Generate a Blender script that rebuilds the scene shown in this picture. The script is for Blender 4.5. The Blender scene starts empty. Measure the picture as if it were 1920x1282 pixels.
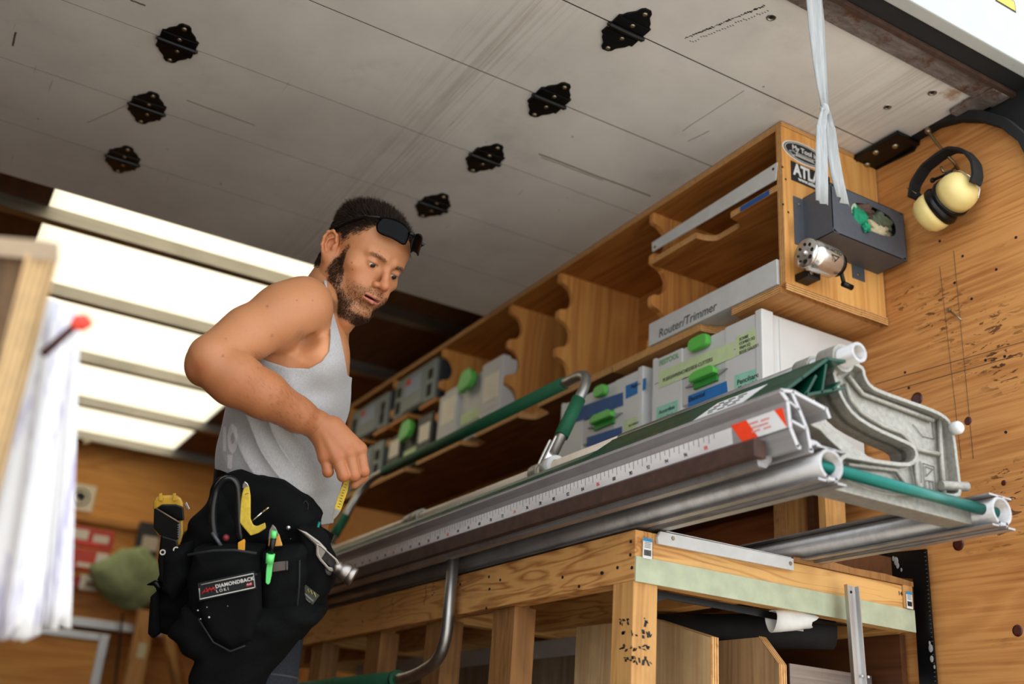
import bpy, bmesh, math, random
import numpy as np
import openvdb as vdb
from mathutils import Vector, Matrix
random.seed(7); RNG = np.random.default_rng(7)
PI = math.pi
SC = bpy.context.scene
COL = SC.collection

# ------------------------------------------------------------------ camera
F = 1993.0
def _rot(a, b, c):
    ca, sa, cb, sb, cc, sc = math.cos(a), math.sin(a), math.cos(b), math.sin(b), math.cos(c), math.sin(c)
    fwd = np.array([sa*cb, ca*cb, sb]); right = np.array([ca, -sa, 0.]); up = np.cross(right, fwd)
    return np.array([cc*right+sc*up, -(-sc*right+cc*up), fwd])
R = _rot(.4995, .3919, .0752)            # rows: camera right, down, forward in world axes
def ray(px, py): return R.T @ np.array([(px-960)/F, (py-641)/F, 1.])
def at(ax, v, px, py):                   # world point on the real plane axis=v seen in the photo at (px,py)
    r = ray(px, py); return r*v/r[ax]
def dp(px, py, d): return ray(px, py)*d  # world point at camera depth d
cam_d = bpy.data.cameras.new('camera'); cam = bpy.data.objects.new('camera', cam_d); COL.objects.link(cam)
cam_d.sensor_width = 36; cam_d.lens = F/1920*36; cam_d.clip_start = .05; cam_d.clip_end = 200
m = Matrix(((R[0][0], -R[1][0], -R[2][0], 0), (R[0][1], -R[1][1], -R[2][1], 0), (R[0][2], -R[1][2], -R[2][2], 0), (0, 0, 0, 1)))
cam.matrix_world = m
cam_d.dof.use_dof = True; cam_d.dof.focus_distance = 2.05; cam_d.dof.aperture_fstop = cam_d.lens/1000/.017
SC.camera = cam

# ------------------------------------------------------------------ light
W = bpy.data.worlds.new('sky'); SC.world = W; W.use_nodes = True
nt = W.node_tree; nt.nodes.clear()
wo = nt.nodes.new('ShaderNodeOutputWorld'); wb = nt.nodes.new('ShaderNodeBackground')
wb.inputs[0].default_value = (.90, .95, 1, 1); wb.inputs[1].default_value = 2.05
nt.links.new(wb.outputs[0], wo.inputs[0])
sd = bpy.data.lights.new('sun', 'SUN'); sun = bpy.data.objects.new('sun', sd); COL.objects.link(sun)
sd.energy = 6.0; sd.angle = math.radians(1); sd.color = (1, .93, .82)
sun.rotation_euler = Vector((-.35, -.55, -1.0)).to_track_quat('-Z', 'Y').to_euler()
SC.view_settings.view_transform = 'Standard'; SC.view_settings.look = 'None'
SC.view_settings.exposure = 0.35; SC.view_settings.gamma = 1; SC.view_settings.use_curve_mapping = False
SC.cycles.max_bounces = 8; SC.cycles.diffuse_bounces = 6; SC.cycles.sample_clamp_indirect = 6
SC.cycles.use_denoising = True

# ------------------------------------------------------------------ materials
def srgb(h):
    if isinstance(h, str):
        h = h.lstrip('#'); c = [int(h[i:i+2], 16)/255 for i in (0, 2, 4)]
    else: c = h
    return tuple((x/12.92 if x <= .04045 else ((x+.055)/1.055)**2.4) for x in c) + (1,)
class NT:
    def __init__(s, name):
        s.m = bpy.data.materials.new(name); s.m.use_nodes = True; s.t = s.m.node_tree; s.t.nodes.clear()
        s.out = s.n('ShaderNodeOutputMaterial'); s.b = s.n('ShaderNodeBsdfPrincipled'); s.l(s.b.outputs[0], s.out.inputs[0])
        s.co = s.n('ShaderNodeTexCoord').outputs['Object']
    def n(s, t): return s.t.nodes.new(t)
    def l(s, a, b): s.t.links.new(a, b)
    def set(s, i, v):
        if hasattr(v, 'is_output'): s.l(v, i)
        else:
            i.default_value = v
    def map(s, sc, rot=(0, 0, 0), loc=(0, 0, 0), src=None):
        n = s.n('ShaderNodeMapping'); n.inputs['Scale'].default_value = sc; n.inputs['Rotation'].default_value = rot; n.inputs['Location'].default_value = loc
        s.l(src or s.co, n.inputs[0]); return n.outputs[0]
    def noise(s, sc, v=None, det=4, rough=.55, dist=0):
        n = s.n('ShaderNodeTexNoise'); n.inputs['Scale'].default_value = sc; n.inputs['Detail'].default_value = det
        n.inputs['Roughness'].default_value = rough; n.inputs['Distortion'].default_value = dist; s.l(v or s.co, n.inputs[0]); return n.outputs['Fac']
    def voro(s, sc, v=None, feat='F1'):
        n = s.n('ShaderNodeTexVoronoi'); n.inputs['Scale'].default_value = sc; n.feature = feat; s.l(v or s.co, n.inputs[0]); return n.outputs['Distance']
    def math(s, op, a, b=0., c=0., clamp=False):
        n = s.n('ShaderNodeMath'); n.operation = op; n.use_clamp = clamp; s.set(n.inputs[0], a); s.set(n.inputs[1], b); s.set(n.inputs[2], c); return n.outputs[0]
    def ramp(s, f, *stops):
        n = s.n('ShaderNodeValToRGB'); e = n.color_ramp.elements
        while len(e) < len(stops): e.new(.5)
        for i, (p, c) in enumerate(stops): e[i].position = p; e[i].color = srgb(c) if not isinstance(c, (int, float)) else (c, c, c, 1)
        s.l(f, n.inputs[0]); return n.outputs[0]
    def mix(s, f, a, b, mode='MIX'):
        n = s.n('ShaderNodeMix'); n.data_type = 'RGBA'; n.blend_type = mode
        s.set(n.inputs[0], f); s.set(n.inputs[6], srgb(a) if isinstance(a, str) else a); s.set(n.inputs[7], srgb(b) if isinstance(b, str) else b); return n.outputs[2]
    def bump(s, h, st=.2, d=.01):
        n = s.n('ShaderNodeBump'); n.inputs['Strength'].default_value = st; n.inputs['Distance'].default_value = d; s.l(h, n.inputs['Height']); s.l(n.outputs[0], s.b.inputs['Normal'])
    def col(s, v): s.set(s.b.inputs['Base Color'], srgb(v) if isinstance(v, str) else v)
    def p(s, **k):
        for a, v in k.items(): s.set(s.b.inputs[{'rough': 'Roughness', 'metal': 'Metallic', 'spec': 'Specular IOR Level', 'sheen': 'Sheen Weight', 'coat': 'Coat Weight', 'sss': 'Subsurface Weight', 'trans': 'Transmission Weight', 'alpha': 'Alpha'}[a]], v)
        return s
def plain(name, c, rough=.5, metal=0., nscale=60, amt=.12, bump=0., spec=.5, coat=0.):
    s = NT(name); f = s.noise(nscale, det=5); k = s.ramp(f, (.3, 1-amt), (.7, 1.0)); s.col(s.mix(1., srgb(c), k, 'MULTIPLY'))
    s.p(rough=s.math('MULTIPLY_ADD', s.noise(nscale*.4), .2, max(rough-.1, .02)), metal=metal, spec=spec, coat=coat)
    if bump: s.bump(f, bump, .002)
    return s.m
def wood(name, grain, dark, light, stain=None, rough=.6, freq=1., knots=.35, streak=.5, dirt=.0, big_d=.6, st0=.66, ell=.9, fine=.35, spots=None):
    """grain axis 0/1/2; broad cathedral figure, fine fibre, knots"""
    s = NT(name)
    sc = [9., 9., 9.]; sc[grain] = ell
    v = s.map([x*freq for x in sc])
    big = s.noise(1.0, v, det=2, dist=big_d)
    ring = s.math('FRACT', s.math('MULTIPLY', big, 9.)); ring = s.math('PINGPONG', s.math('MULTIPLY', big, 14.), 1.)
    sc2 = [140., 140., 140.]; sc2[grain] = 3.
    fib = s.noise(1.0, s.map(sc2), det=3)
    tone = s.noise(1.3, det=3)
    f = s.math('ADD', s.math('MULTIPLY', ring, .35*streak), s.math('ADD', s.math('MULTIPLY', fib, fine), s.math('MULTIPLY', tone, .55)))
    c = s.ramp(f, (.30, dark), (.62, light), (.95, light))
    dk = s.ramp(s.math('MULTIPLY', s.noise(1., s.map([x*2.2 for x in sc]), det=5, rough=.7), 1.), (st0, 0.), (st0+.09, 1.))
    c = s.mix(s.math('MULTIPLY', dk, .55), c, stain or dark)
    kv = [4., 4., 4.]; kv[grain] = 1.6
    kn = s.ramp(s.voro(1.0, s.map([x*freq for x in kv])), (.03, 1.), (.10, 0.))
    c = s.mix(s.math('MULTIPLY', kn, knots), c, '#4a2410')
    for ctr, rad in (spots or ()):
        dd = s.n('ShaderNodeVectorMath'); dd.operation = 'DISTANCE'; s.l(s.map((0, 1, 1)), dd.inputs[0]); dd.inputs[1].default_value = ctr
        msk = s.ramp(s.math('DIVIDE', dd.outputs['Value'], rad), (.4, 1.), (1., 0.))
        rp = s.ramp(s.noise(1., s.map((1, 26, 95), rot=(.25, 0, 0)), det=4, rough=.6, dist=.8), (.57, 0.), (.61, 1.)); c = s.mix(s.math('MULTIPLY', s.math('MULTIPLY', msk, rp), .8), c, '#3c1806')
    if dirt:
        d = s.ramp(s.noise(6., det=6, rough=.7), (.5, 0.), (.75, 1.)); c = s.mix(s.math('MULTIPLY', d, dirt), c, '#3a2a1c')
    s.col(c); s.p(rough=s.math('MULTIPLY_ADD', fib, .2, rough-.1), spec=.35)
    s.bump(s.math('ADD', fib, s.math('MULTIPLY', ring, .3)), .25, .001)
    return s.m
def plyedge(name, axis, n=None, a='#c08a4c', b='#8a5a2c'):
    s = NT(name); sc = [0., 0., 0.]; sc[axis] = 1.
    sx = s.n('ShaderNodeSeparateXYZ'); s.l(s.co, sx.inputs[0])
    w = s.math('ADD', s.math('MULTIPLY', sx.outputs[axis], 360.), s.math('MULTIPLY', s.noise(14.), .6))
    st = s.math('PINGPONG', w, 1.)
    c = s.ramp(s.math('ADD', s.math('MULTIPLY', st, .7), s.math('MULTIPLY', s.noise(90.), .45)), (.3, b), (.6, a), (.9, '#d8ad74'))
    d = s.ramp(s.noise(40., det=6, rough=.75), (.6, 0.), (.7, 1.)); c = s.mix(s.math('MULTIPLY', d, .5), c, '#40301f')
    s.col(c); s.p(rough=.75); s.bump(s.noise(120.), .5, .002); return s.m
def metal(name, c, rough=.35, axis=1, var=.35, dirt=0., m=1.):
    s = NT(name); sc = [160., 160., 160.]; sc[axis] = 2.
    f = s.noise(1., s.map(sc), det=4); g = s.noise(5., det=4)
    k = s.ramp(s.math('ADD', s.math('MULTIPLY', f, .5), s.math('MULTIPLY', g, .5)), (.35, 1-var), (.62, 1.))
    cc = s.mix(1., srgb(c), k, 'MULTIPLY')
    if dirt:
        d = s.ramp(s.noise(9., det=8, rough=.75), (.48, 0.), (.66, 1.)); cc = s.mix(s.math('MULTIPLY', d, dirt), cc, '#4a3c34')
    s.col(cc); s.p(metal=m, rough=s.math('MULTIPLY_ADD', f, .25, rough-.1)); s.bump(f, .1, .001); return s.m

# ------------------------------------------------------------------ mesh helpers
class MB:
    def __init__(s): s.v = []; s.f = []; s.sm = []; s.mi = []; s.cur = 0
    def add(s, v, f, smooth=False):
        o = len(s.v); s.v += [tuple(map(float, p)) for p in v]; s.f += [tuple(i+o for i in q) for q in f]; s.sm += [smooth]*len(f); s.mi += [s.cur]*len(f); return s
    def box(s, x0, x1, y0, y1, z0, z1):
        v = [(x, y, z) for x in (x0, x1) for y in (y0, y1) for z in (z0, z1)]
        return s.add(v, [(0, 1, 3, 2), (4, 6, 7, 5), (0, 4, 5, 1), (2, 3, 7, 6), (0, 2, 6, 4), (1, 5, 7, 3)])
    def obox(s, c, ax, ay, az):          # oriented box: centre, half vectors
        c = np.array(c, float); ax, ay, az = (np.array(a, float) for a in (ax, ay, az))
        v = [c+i*ax+j*ay+k*az for i in (-1, 1) for j in (-1, 1) for k in (-1, 1)]
        return s.add(v, [(0, 1, 3, 2), (4, 6, 7, 5), (0, 4, 5, 1), (2, 3, 7, 6), (0, 2, 6, 4), (1, 5, 7, 3)])
    def prism(s, poly, axis, a, b, smooth=False):   # poly: 2D in remaining axes order
        n = len(poly)
        def P(p, t):
            q = [p[0], p[1]]; q.insert(axis, t); return q
        return s.add([P(p, a) for p in poly]+[P(p, b) for p in poly], [tuple(range(n)), tuple(range(2*n-1, n-1, -1))]+[(i, (i+1) % n, n+(i+1) % n, n+i) for i in range(n)], smooth)
    def ring(s, outer, inner, axis, a, b, smooth=False):   # same count loops
        n = len(outer)
        def P(p, t):
            q = [p[0], p[1]]; q.insert(axis, t); return q
        v = [P(p, a) for p in outer]+[P(p, a) for p in inner]+[P(p, b) for p in outer]+[P(p, b) for p in inner]
        f = []
        for i in range(n):
            j = (i+1) % n
            f += [(i, j, n+j, n+i), (2*n+i, 3*n+i, 3*n+j, 2*n+j), (i, 2*n+i, 2*n+j, j), (n+i, n+j, 3*n+j, 3*n+i)]
        return s.add(v, f, smooth)
    def tube(s, path, r, seg=16, cap=True, smooth=True, flat=1.):
        path = [np.array(p, float) for p in path]; n = len(path); rr = r if hasattr(r, '__len__') else [r]*n
        t0 = path[1]-path[0]; u = np.cross(t0, (0, 0, 1.)); u = u if np.linalg.norm(u) > 1e-6 else np.cross(t0, (1., 0, 0)); u /= np.linalg.norm(u)
        v = []
        for i, p in enumerate(path):
            t = path[min(i+1, n-1)]-path[max(i-1, 0)]; t /= np.linalg.norm(t); u = u-t*np.dot(u, t); u /= np.linalg.norm(u); w = np.cross(t, u)
            for k in range(seg): a = 2*PI*k/seg; v.append(p+rr[i]*(math.cos(a)*u+flat*math.sin(a)*w))
        f = [(i*seg+k, i*seg+(k+1) % seg, (i+1)*seg+(k+1) % seg, (i+1)*seg+k) for i in range(n-1) for k in range(seg)]
        s.add(v, f, smooth)
        if cap:
            o = len(s.v)-n*seg
            s.f += [tuple(o+k for k in range(seg))[::-1], tuple(o+(n-1)*seg+k for k in range(seg))]; s.sm += [False, False]; s.mi += [s.cur]*2
        return s
    def pipe(s, p0, p1, r, ri, seg=28):   # hollow straight pipe
        p0, p1 = np.array(p0, float), np.array(p1, float); t = p1-p0; t /= np.linalg.norm(t)
        u = np.cross(t, (0, 0, 1.)); u = u if np.linalg.norm(u) > 1e-6 else np.cross(t, (1., 0, 0)); u /= np.linalg.norm(u); w = np.cross(t, u)
        v = []
        for p, q in ((p0, r), (p1, r), (p1, ri), (p0, ri)):
            for k in range(seg): a = 2*PI*k/seg; v.append(p+q*(math.cos(a)*u+math.sin(a)*w))
        f = [(i*seg+k, i*seg+(k+1) % seg, ((i+1) % 4)*seg+(k+1) % seg, ((i+1) % 4)*seg+k) for i in range(4) for k in range(seg)]
        o = len(s.v); s.add(v, f, True)
        for i in range(len(f)):
            if (i//seg) in (1, 3): s.sm[len(s.sm)-len(f)+i] = False
        return s
    def lathe(s, prof, c, axis, seg=24, smooth=True):   # prof: [(t, r)] along axis vector from c
        ax = np.array(axis, float); ax /= np.linalg.norm(ax)
        u = np.cross(ax, (0, 0, 1.)); u = u if np.linalg.norm(u) > 1e-3 else np.cross(ax, (1., 0, 0)); u /= np.linalg.norm(u); w = np.cross(ax, u)
        v = []
        for t, r in prof:
            for k in range(seg): a = 2*PI*k/seg; v.append(np.array(c)+ax*t+r*(math.cos(a)*u+math.sin(a)*w))
        n = len(prof)
        f = [(i*seg+k, i*seg+(k+1) % seg, (i+1)*seg+(k+1) % seg, (i+1)*seg+k) for i in range(n-1) for k in range(seg)]
        s.add(v, f, smooth); o = len(s.v)-n*seg
        s.f += [tuple(o+k for k in range(seg))[::-1], tuple(o+(n-1)*seg+k for k in range(seg))]; s.sm += [False]*2; s.mi += [s.cur]*2
        return s
    def ball(s, c, r, seg=16, rings=10, rad=(1, 1, 1)):
        v = [(c[0], c[1], c[2]+r*rad[2])]; 
        for i in range(1, rings):
            t = PI*i/rings
            for k in range(seg): a = 2*PI*k/seg; v.append((c[0]+r*rad[0]*math.sin(t)*math.cos(a), c[1]+r*rad[1]*math.sin(t)*math.sin(a), c[2]+r*rad[2]*math.cos(t)))
        v.append((c[0], c[1], c[2]-r*rad[2])); L = len(v)-1
        f = [(0, 1+k, 1+(k+1) % seg) for k in range(seg)]
        f += [(1+i*seg+k, 1+(i+1)*seg+k, 1+(i+1)*seg+(k+1) % seg, 1+i*seg+(k+1) % seg) for i in range(rings-2) for k in range(seg)]
        f += [(L, 1+(rings-2)*seg+(k+1) % seg, 1+(rings-2)*seg+k) for k in range(seg)]
        return s.add(v, f, True)
    def build(s, name, mat, parent=None, bevel=0., xf=None, **props):
        me = bpy.data.meshes.new(name)
        v = s.v
        if xf is not None: v = [tuple(xf @ Vector(p)) for p in v]
        if parent is not None and parent.type == 'EMPTY' or (parent is not None):
            o = world_loc(parent); v = [(p[0]-o[0], p[1]-o[1], p[2]-o[2]) for p in v]
        me.from_pydata(v, [], s.f)
        me.polygons.foreach_set('use_smooth', s.sm)
        mats = mat if isinstance(mat, (list, tuple)) else [mat]
        for q in mats: me.materials.append(q)
        me.polygons.foreach_set('material_index', [min(i, len(mats)-1) for i in s.mi])
        bm = bmesh.new(); bm.from_mesh(me); bmesh.ops.recalc_face_normals(bm, faces=bm.faces)
        if bevel:
            es = [e for e in bm.edges if len(e.link_faces) == 2 and e.calc_face_angle(0) > .6]
            bmesh.ops.bevel(bm, geom=es, offset=bevel, segments=2, affect='EDGES', profile=.6, clamp_overlap=True)
        bm.to_mesh(me); bm.free(); me.update()
        o = bpy.data.objects.new(name, me); COL.objects.link(o)
        if parent is not None: o.parent = parent
        for k, q in props.items(): o[k] = q
        return o
def world_loc(o):
    p = Vector((0, 0, 0))
    while o is not None: p += o.location; o = o.parent
    return p
def thing(name, label, cat, loc, group=None, kind=None):
    o = bpy.data.objects.new(name, None); COL.objects.link(o); o.location = tuple(float(x) for x in loc); o.empty_display_size = .05
    o['label'] = label; o['category'] = cat
    if group: o['group'] = group
    if kind: o['kind'] = kind
    return o
def tag(o, label, cat, group=None, kind=None):
    o['label'] = label; o['category'] = cat
    if group: o['group'] = group
    if kind: o['kind'] = kind
    return o
def fillet(pts, r, n=6):
    pts = [np.array(p, float) for p in pts]; out = [pts[0]]
    for a, b, c in zip(pts, pts[1:], pts[2:]):
        u = (a-b); v = (c-b); lu, lv = np.linalg.norm(u), np.linalg.norm(v); k = min(r, lu*.45, lv*.45); u = u/lu; v = v/lv
        p, q = b+u*k, b+v*k
        for i in range(n+1): t = i/n; out.append((1-t)**2*p+2*t*(1-t)*b+t*t*q)
    out.append(pts[-1]); return out
def arc(cx, cy, r, a0, a1, n): return [(cx+r*math.cos(math.radians(a0+(a1-a0)*i/n)), cy+r*math.sin(math.radians(a0+(a1-a0)*i/n))) for i in range(n+1)]
def text(name, body, mat, parent, origin, xdir, ydir, size, align='CENTER', ext=.0003, bold=0., shear=0., sx=1., spacing=1.):
    cu = bpy.data.curves.new(name, 'FONT'); cu.body = body; cu.size = size; cu.align_x = align; cu.align_y = 'CENTER'; cu.extrude = ext; cu.offset = bold; cu.shear = shear; cu.space_character = spacing
    cu.materials.append(mat)
    tmp = bpy.data.objects.new('tmp', cu); me = bpy.data.meshes.new_from_object(tmp); bpy.data.objects.remove(tmp)
    o = bpy.data.objects.new(name, me); COL.objects.link(o)
    X = Vector(xdir).normalized(); Y = Vector(ydir); Y = (Y-X*X.dot(Y)).normalized(); Z = X.cross(Y)
    M = Matrix(((X.x*sx, Y.x, Z.x, 0), (X.y*sx, Y.y, Z.y, 0), (X.z*sx, Y.z, Z.z, 0), (0, 0, 0, 1)))
    M.translation = Vector(origin)-world_loc(parent)
    o.parent = parent; o.matrix_local = M
    return o

# ------------------------------------------------------------------ palette
ORG = dict(dark='#8a4f1e', light='#c98a45')
M_wall = wood('plywood_wall', 1, '#8f5220', '#c48a4e', stain='#4e2208', freq=.8, knots=.8, big_d=1.3, st0=.62, ell=1.5, streak=.34, fine=.5, spots=[((0, at(0, 1.84, x, y)[1]-1.14, at(0, 1.84, x, y)[2]+.55), r) for x, y, r in ((1765, 588, .09), (1850, 640, .12), (1885, 690, .07), (1880, 960, .10), (1895, 905, .06), (1700, 560, .05))])
M_ply_y = wood('plywood_grain_y', 1, '#84481a', '#b97c3a', freq=1.2)
M_ply_x = wood('plywood_grain_x', 0, '#905020', '#c08644', freq=1.2)
M_ply_z = wood('plywood_grain_z', 2, '#8a4c1c', '#bd7f3e', freq=1.2)
M_stud = wood('stud_grain_z', 2, '#98622e', '#c49458', freq=1.6, dirt=.3)
M_darkstud = wood('dark_shaded_stud', 2, '#6e4826', '#966a3c', freq=1.6, dirt=.4)  # darker stud: shade painted into the inner posts, dark wood for the top board
M_beam_y = wood('beam_grain_y', 1, '#8a4a1a', '#d09a5a', freq=2.6, streak=.9, dirt=.25)
M_beam_x = wood('beam_grain_x', 0, '#965422', '#d8a866', freq=2.6, streak=.9, dirt=.2)
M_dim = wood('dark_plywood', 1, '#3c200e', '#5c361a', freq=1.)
M_edge_z = plyedge('ply_edge_z', 2); M_edge_y = plyedge('ply_edge_y', 1); M_edge_x = plyedge('ply_edge_x', 0)
M_alu = metal('mill_aluminium', '#b4b1b0', .40, 1, .3, .35, m=.75)
M_alu_x = metal('aluminium_x', '#c9c8c6', .4, 0, .25, .1)
M_alu_z = metal('aluminium_z', '#c9c8c6', .42, 2, .25, .1)
M_cast = plain('cast_aluminium', '#a3a097', .5, .55, 130, .3, .35)
M_whitepaint = plain('white_paint', '#c6c6c4', .4, 0, 30, .12)
M_green = plain('green_anodised', '#053f2e', .30, 0, 20, .2, spec=.3)
M_greengrip = plain('green_foam_grip', '#0a5a3a', .75, 0, 200, .3, .4)
M_teal = plain('teal_rod', '#0b6a60', .35, .5, 40, .2)
M_steel = metal('galvanised_tube', '#b9b7b2', .4, 2, .3, .3)
M_chrome = metal('chrome', '#dcdad6', .2, 0, .2, m=.85)
M_black = plain('black_enamel', '#07080a', .35, .1, 60, .3, spec=.35)
M_blackmatte = plain('matt_black', '#101113', .8, 0, 60, .3)
M_brown = plain('rusty_brown_strip', '#4a3128', .75, .1, 50, .45, .4)
M_ink = plain('black_ink', '#111316', .7)
M_white = plain('white_plastic', '#d8d8d6', .35, 0, 12, .05)
M_hole = plain('drilled_hole', '#0a0806', .9)
M_screw = plain('screw_steel', '#a89a80', .35, .9)
# ------------------------------------------------------------------ structure
s = NT('worn_white_door_paint')
sx = s.n('ShaderNodeSeparateXYZ'); s.l(s.co, sx.inputs[0])
base = s.ramp(s.noise(2.2, det=6, rough=.6), (.3, '#c7c5c2'), (.65, '#e0deda'))
wx = s.math('ADD', sx.outputs[0], s.math('MULTIPLY', s.noise(3., det=2), .12))
def band(x0, w): return s.math('SUBTRACT', 1., s.math('DIVIDE', s.math('ABSOLUTE', s.math('SUBTRACT', wx, x0)), w), clamp=True)
st = s.ramp(s.noise(1., s.map((90, 1.6, 1)), det=4, rough=.7), (.45, 0.), (.62, 1.))
bb = s.math('MULTIPLY', s.math('ADD', band(.30, .13), band(1.12, .16), clamp=True), st)
c = s.mix(s.math('MULTIPLY', bb, .32), base, '#7d6a52')
sm = s.ramp(s.noise(3.2, det=8, rough=.72), (.56, 0.), (.72, 1.)); c = s.mix(s.math('MULTIPLY', sm, .22), c, '#83796d')
scr = s.ramp(s.noise(1., s.map((6, 110, 1), rot=(0, 0, .5)), det=3, rough=.8), (.70, 0.), (.735, 1.))
scm = s.ramp(s.noise(5.), (.5, 0.), (.6, 1.)); c = s.mix(s.math('MULTIPLY', s.math('MULTIPLY', scr, scm), .6), c, '#4c443b')
sc3 = s.ramp(s.noise(1., s.map((120, 5, 1), rot=(0, 0, .25)), det=2), (.72, 0.), (.75, 1.)); c = s.mix(s.math('MULTIPLY', s.math('MULTIPLY', sc3, s.ramp(s.noise(4., s.map((1, 1, 1), loc=(3, 1, 0))), (.5, 0.), (.6, 1.))), .6), c, '#5c5248')
sp = s.ramp(s.voro(16.), (.035, 1.), (.06, 0.)); c = s.mix(s.math('MULTIPLY', s.math('MULTIPLY', sp, s.ramp(s.noise(7.), (.55, 0.), (.6, 1.))), .8), c, '#3b2c20')
for (qx, qy), rr, cc2 in (((at(2, 1.48, 1785, 176)[0]-.6, at(2, 1.48, 1785, 176)[1]-2.1), .055, '#9a6a38'), ((at(2, 1.48, 1815, 190)[0]-.6, at(2, 1.48, 1815, 190)[1]-2.1), .035, '#7a4a24')):
    dd = s.n('ShaderNodeVectorMath'); dd.operation = 'DISTANCE'; s.l(s.map((1, 1, 0)), dd.inputs[0]); dd.inputs[1].default_value = (qx, qy, 0)
    f_ = s.math('ADD', s.math('DIVIDE', dd.outputs['Value'], rr), s.math('MULTIPLY', s.noise(30., det=5, rough=.7), 1.1)); c = s.mix(s.math('MULTIPLY', s.ramp(f_, (.75, 1.), (1.0, 0.)), .75), c, cc2)
s.col(c); s.p(rough=.55, spec=.3); s.bump(s.noise(70., det=4), .15, .001); M_door = s.m

M_ground = plain('concrete_yard', '#b3ada3', .9, 0, 3, .2)
tag(MB().box(-9, 12, -14, 16, -1.6, -1.5).build('ground', M_ground), 'pale concrete yard the truck is parked on', 'ground', kind='structure')
M_skin = plain('white_truck_skin', '#a9acab', .3, 0, 20, .06)
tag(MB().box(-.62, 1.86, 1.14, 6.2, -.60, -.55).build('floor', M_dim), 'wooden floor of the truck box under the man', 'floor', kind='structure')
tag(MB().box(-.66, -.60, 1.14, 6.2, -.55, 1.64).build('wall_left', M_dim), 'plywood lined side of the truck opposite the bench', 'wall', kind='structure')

wr = thing('wall_right', 'orange plywood side wall of the truck with knots and burn-like stains', 'wall', (1.84, 1.14, -.55), kind='structure')
pts = [(6.15, -.55), (6.15, 1.58), (1.60, 1.58), (1.60, 1.475), (1.50, 1.472), (1.42, 1.478), (1.36, 1.478), (1.305, 1.462), (1.25, 1.43), (1.20, 1.385), (1.16, 1.325), (1.142, 1.26), (1.142, -.55)]
MB().prism(pts, 0, 1.84, 1.852).build('plywood_sheet', M_wall, wr)
MB().box(1.853, 1.90, 1.135, 6.2, -.80, 1.64).build('outer_skin', M_blackmatte, wr)
# dark red knots and filler plugs, screw holes
M_knot = plain('red_knot', '#4a1a12', .35, 0, 200, .5)
for i, (px, py, r) in enumerate([(1719, 748, 14), (1815, 789, 8), (1797, 1020, 12), (1908, 1182, 10), (1882, 905, 5), (1700, 790, 4)]):
    p = at(0, 1.8395, px, py); MB().lathe([(-.004, r*.0011), (.0004, r*.0011), (.0006, r*.0006), (.0004, .0001)], p, (-1, 0, 0), 18).build('knot', M_knot, wr)
for px, py in [(1884, 668), (1788, 795), (1886, 810), (1697, 698), (1704, 727), (1805, 480), (1822, 560), (1848, 675), (1868, 505), (1762, 452), (1790, 530), (1905, 445)]:
    p = at(0, 1.8395, px, py); MB().lathe([(-.003, .003), (.001, .003), (.001, .0001)], p, (-1, 0, 0), 8).build('screw_hole', M_hole, wr)
a, b = at(0, 1.838, 1779, 581), at(0, 1.825, 1803, 600)
MB().tube([a, b], .002, 8).lathe([(0, .005), (.003, .005)], a, (-1, 0, 0), 10).build('screw', M_screw, wr)
# pencil lines
L = MB()
for (x0, y0), (x1, y1) in (((1762, 500), (1802, 860)), ((1788, 470), (1825, 860)), ((1640, 720), (1920, 640)), ((1645, 740), (1900, 668))):
    a, b = at(0, 1.8392, x0, y0), at(0, 1.8392, x1, y1); L.tube([a, b], .0006, 4)
L.build('pencil_line', plain('pencil', '#5a4634', .8), wr)

M_bulk = wood('bulkhead_plywood', 0, '#b86f2c', '#dc9d50', freq=.8)
wf = thing('wall_front', 'orange plywood bulkhead at the far end of the truck box', 'wall', (.6, 6.15, -.55), kind='structure')
MB().box(-.6, 1.84, 6.15, 6.18, -.55, 1.6).build('bulkhead_sheet', M_bulk, wf)
MB().box(-.5, 1.8, 6.10, 6.15, 1.14, 1.17).build('battens', M_ply_x, wf)

# roof
ce = thing('ceiling', 'dark plywood truck roof with a glowing translucent skylight and cross ribs', 'roof', (.6, 3.6, 1.6), kind='structure')
M_roofdark = wood('roof_plywood', 1, '#4a2c16', '#6e4524', freq=1.)
ZR = 1.60
MB().box(-.62, .12, 1.14, 6.2, ZR, ZR+.03).build('roof_panel', M_roofdark, ce)
MB().box(1.17, 1.86, 1.14, 6.2, ZR, ZR+.03).build('roof_panel', M_roofdark, ce)
MB().box(.12, 1.17, 1.14, 2.6, ZR, ZR+.03).build('roof_panel', M_roofdark, ce)
MB().box(.12, 1.17, 6.04, 6.2, ZR, ZR+.03).build('roof_panel', M_roofdark, ce)
s = NT('translucent_fibreglass'); tl = s.n('ShaderNodeBsdfTranslucent'); tl.inputs[0].default_value = (.60, .57, .49, 1); s.l(tl.outputs[0], s.out.inputs[0]); M_sky = s.m
MB().box(.12, 1.17, 2.6, 6.04, ZR+.004, ZR+.006).build('skylight_panel', M_sky, ce)
M_rib = metal('roof_rib_steel', '#a9a49c', .4, 0, .3)
for y in (2.74, 3.40, 4.03, 4.72, 5.38, 6.02):
    MB().ring([(y-.022, ZR), (y+.022, ZR), (y+.022, ZR-.045), (y-.022, ZR-.045)], [(y-.019, ZR-.003), (y+.019, ZR-.003), (y+.019, ZR-.042), (y-.019, ZR-.042)], 0, -.6, 1.84).build('roof_rib', M_rib, ce)

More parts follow.
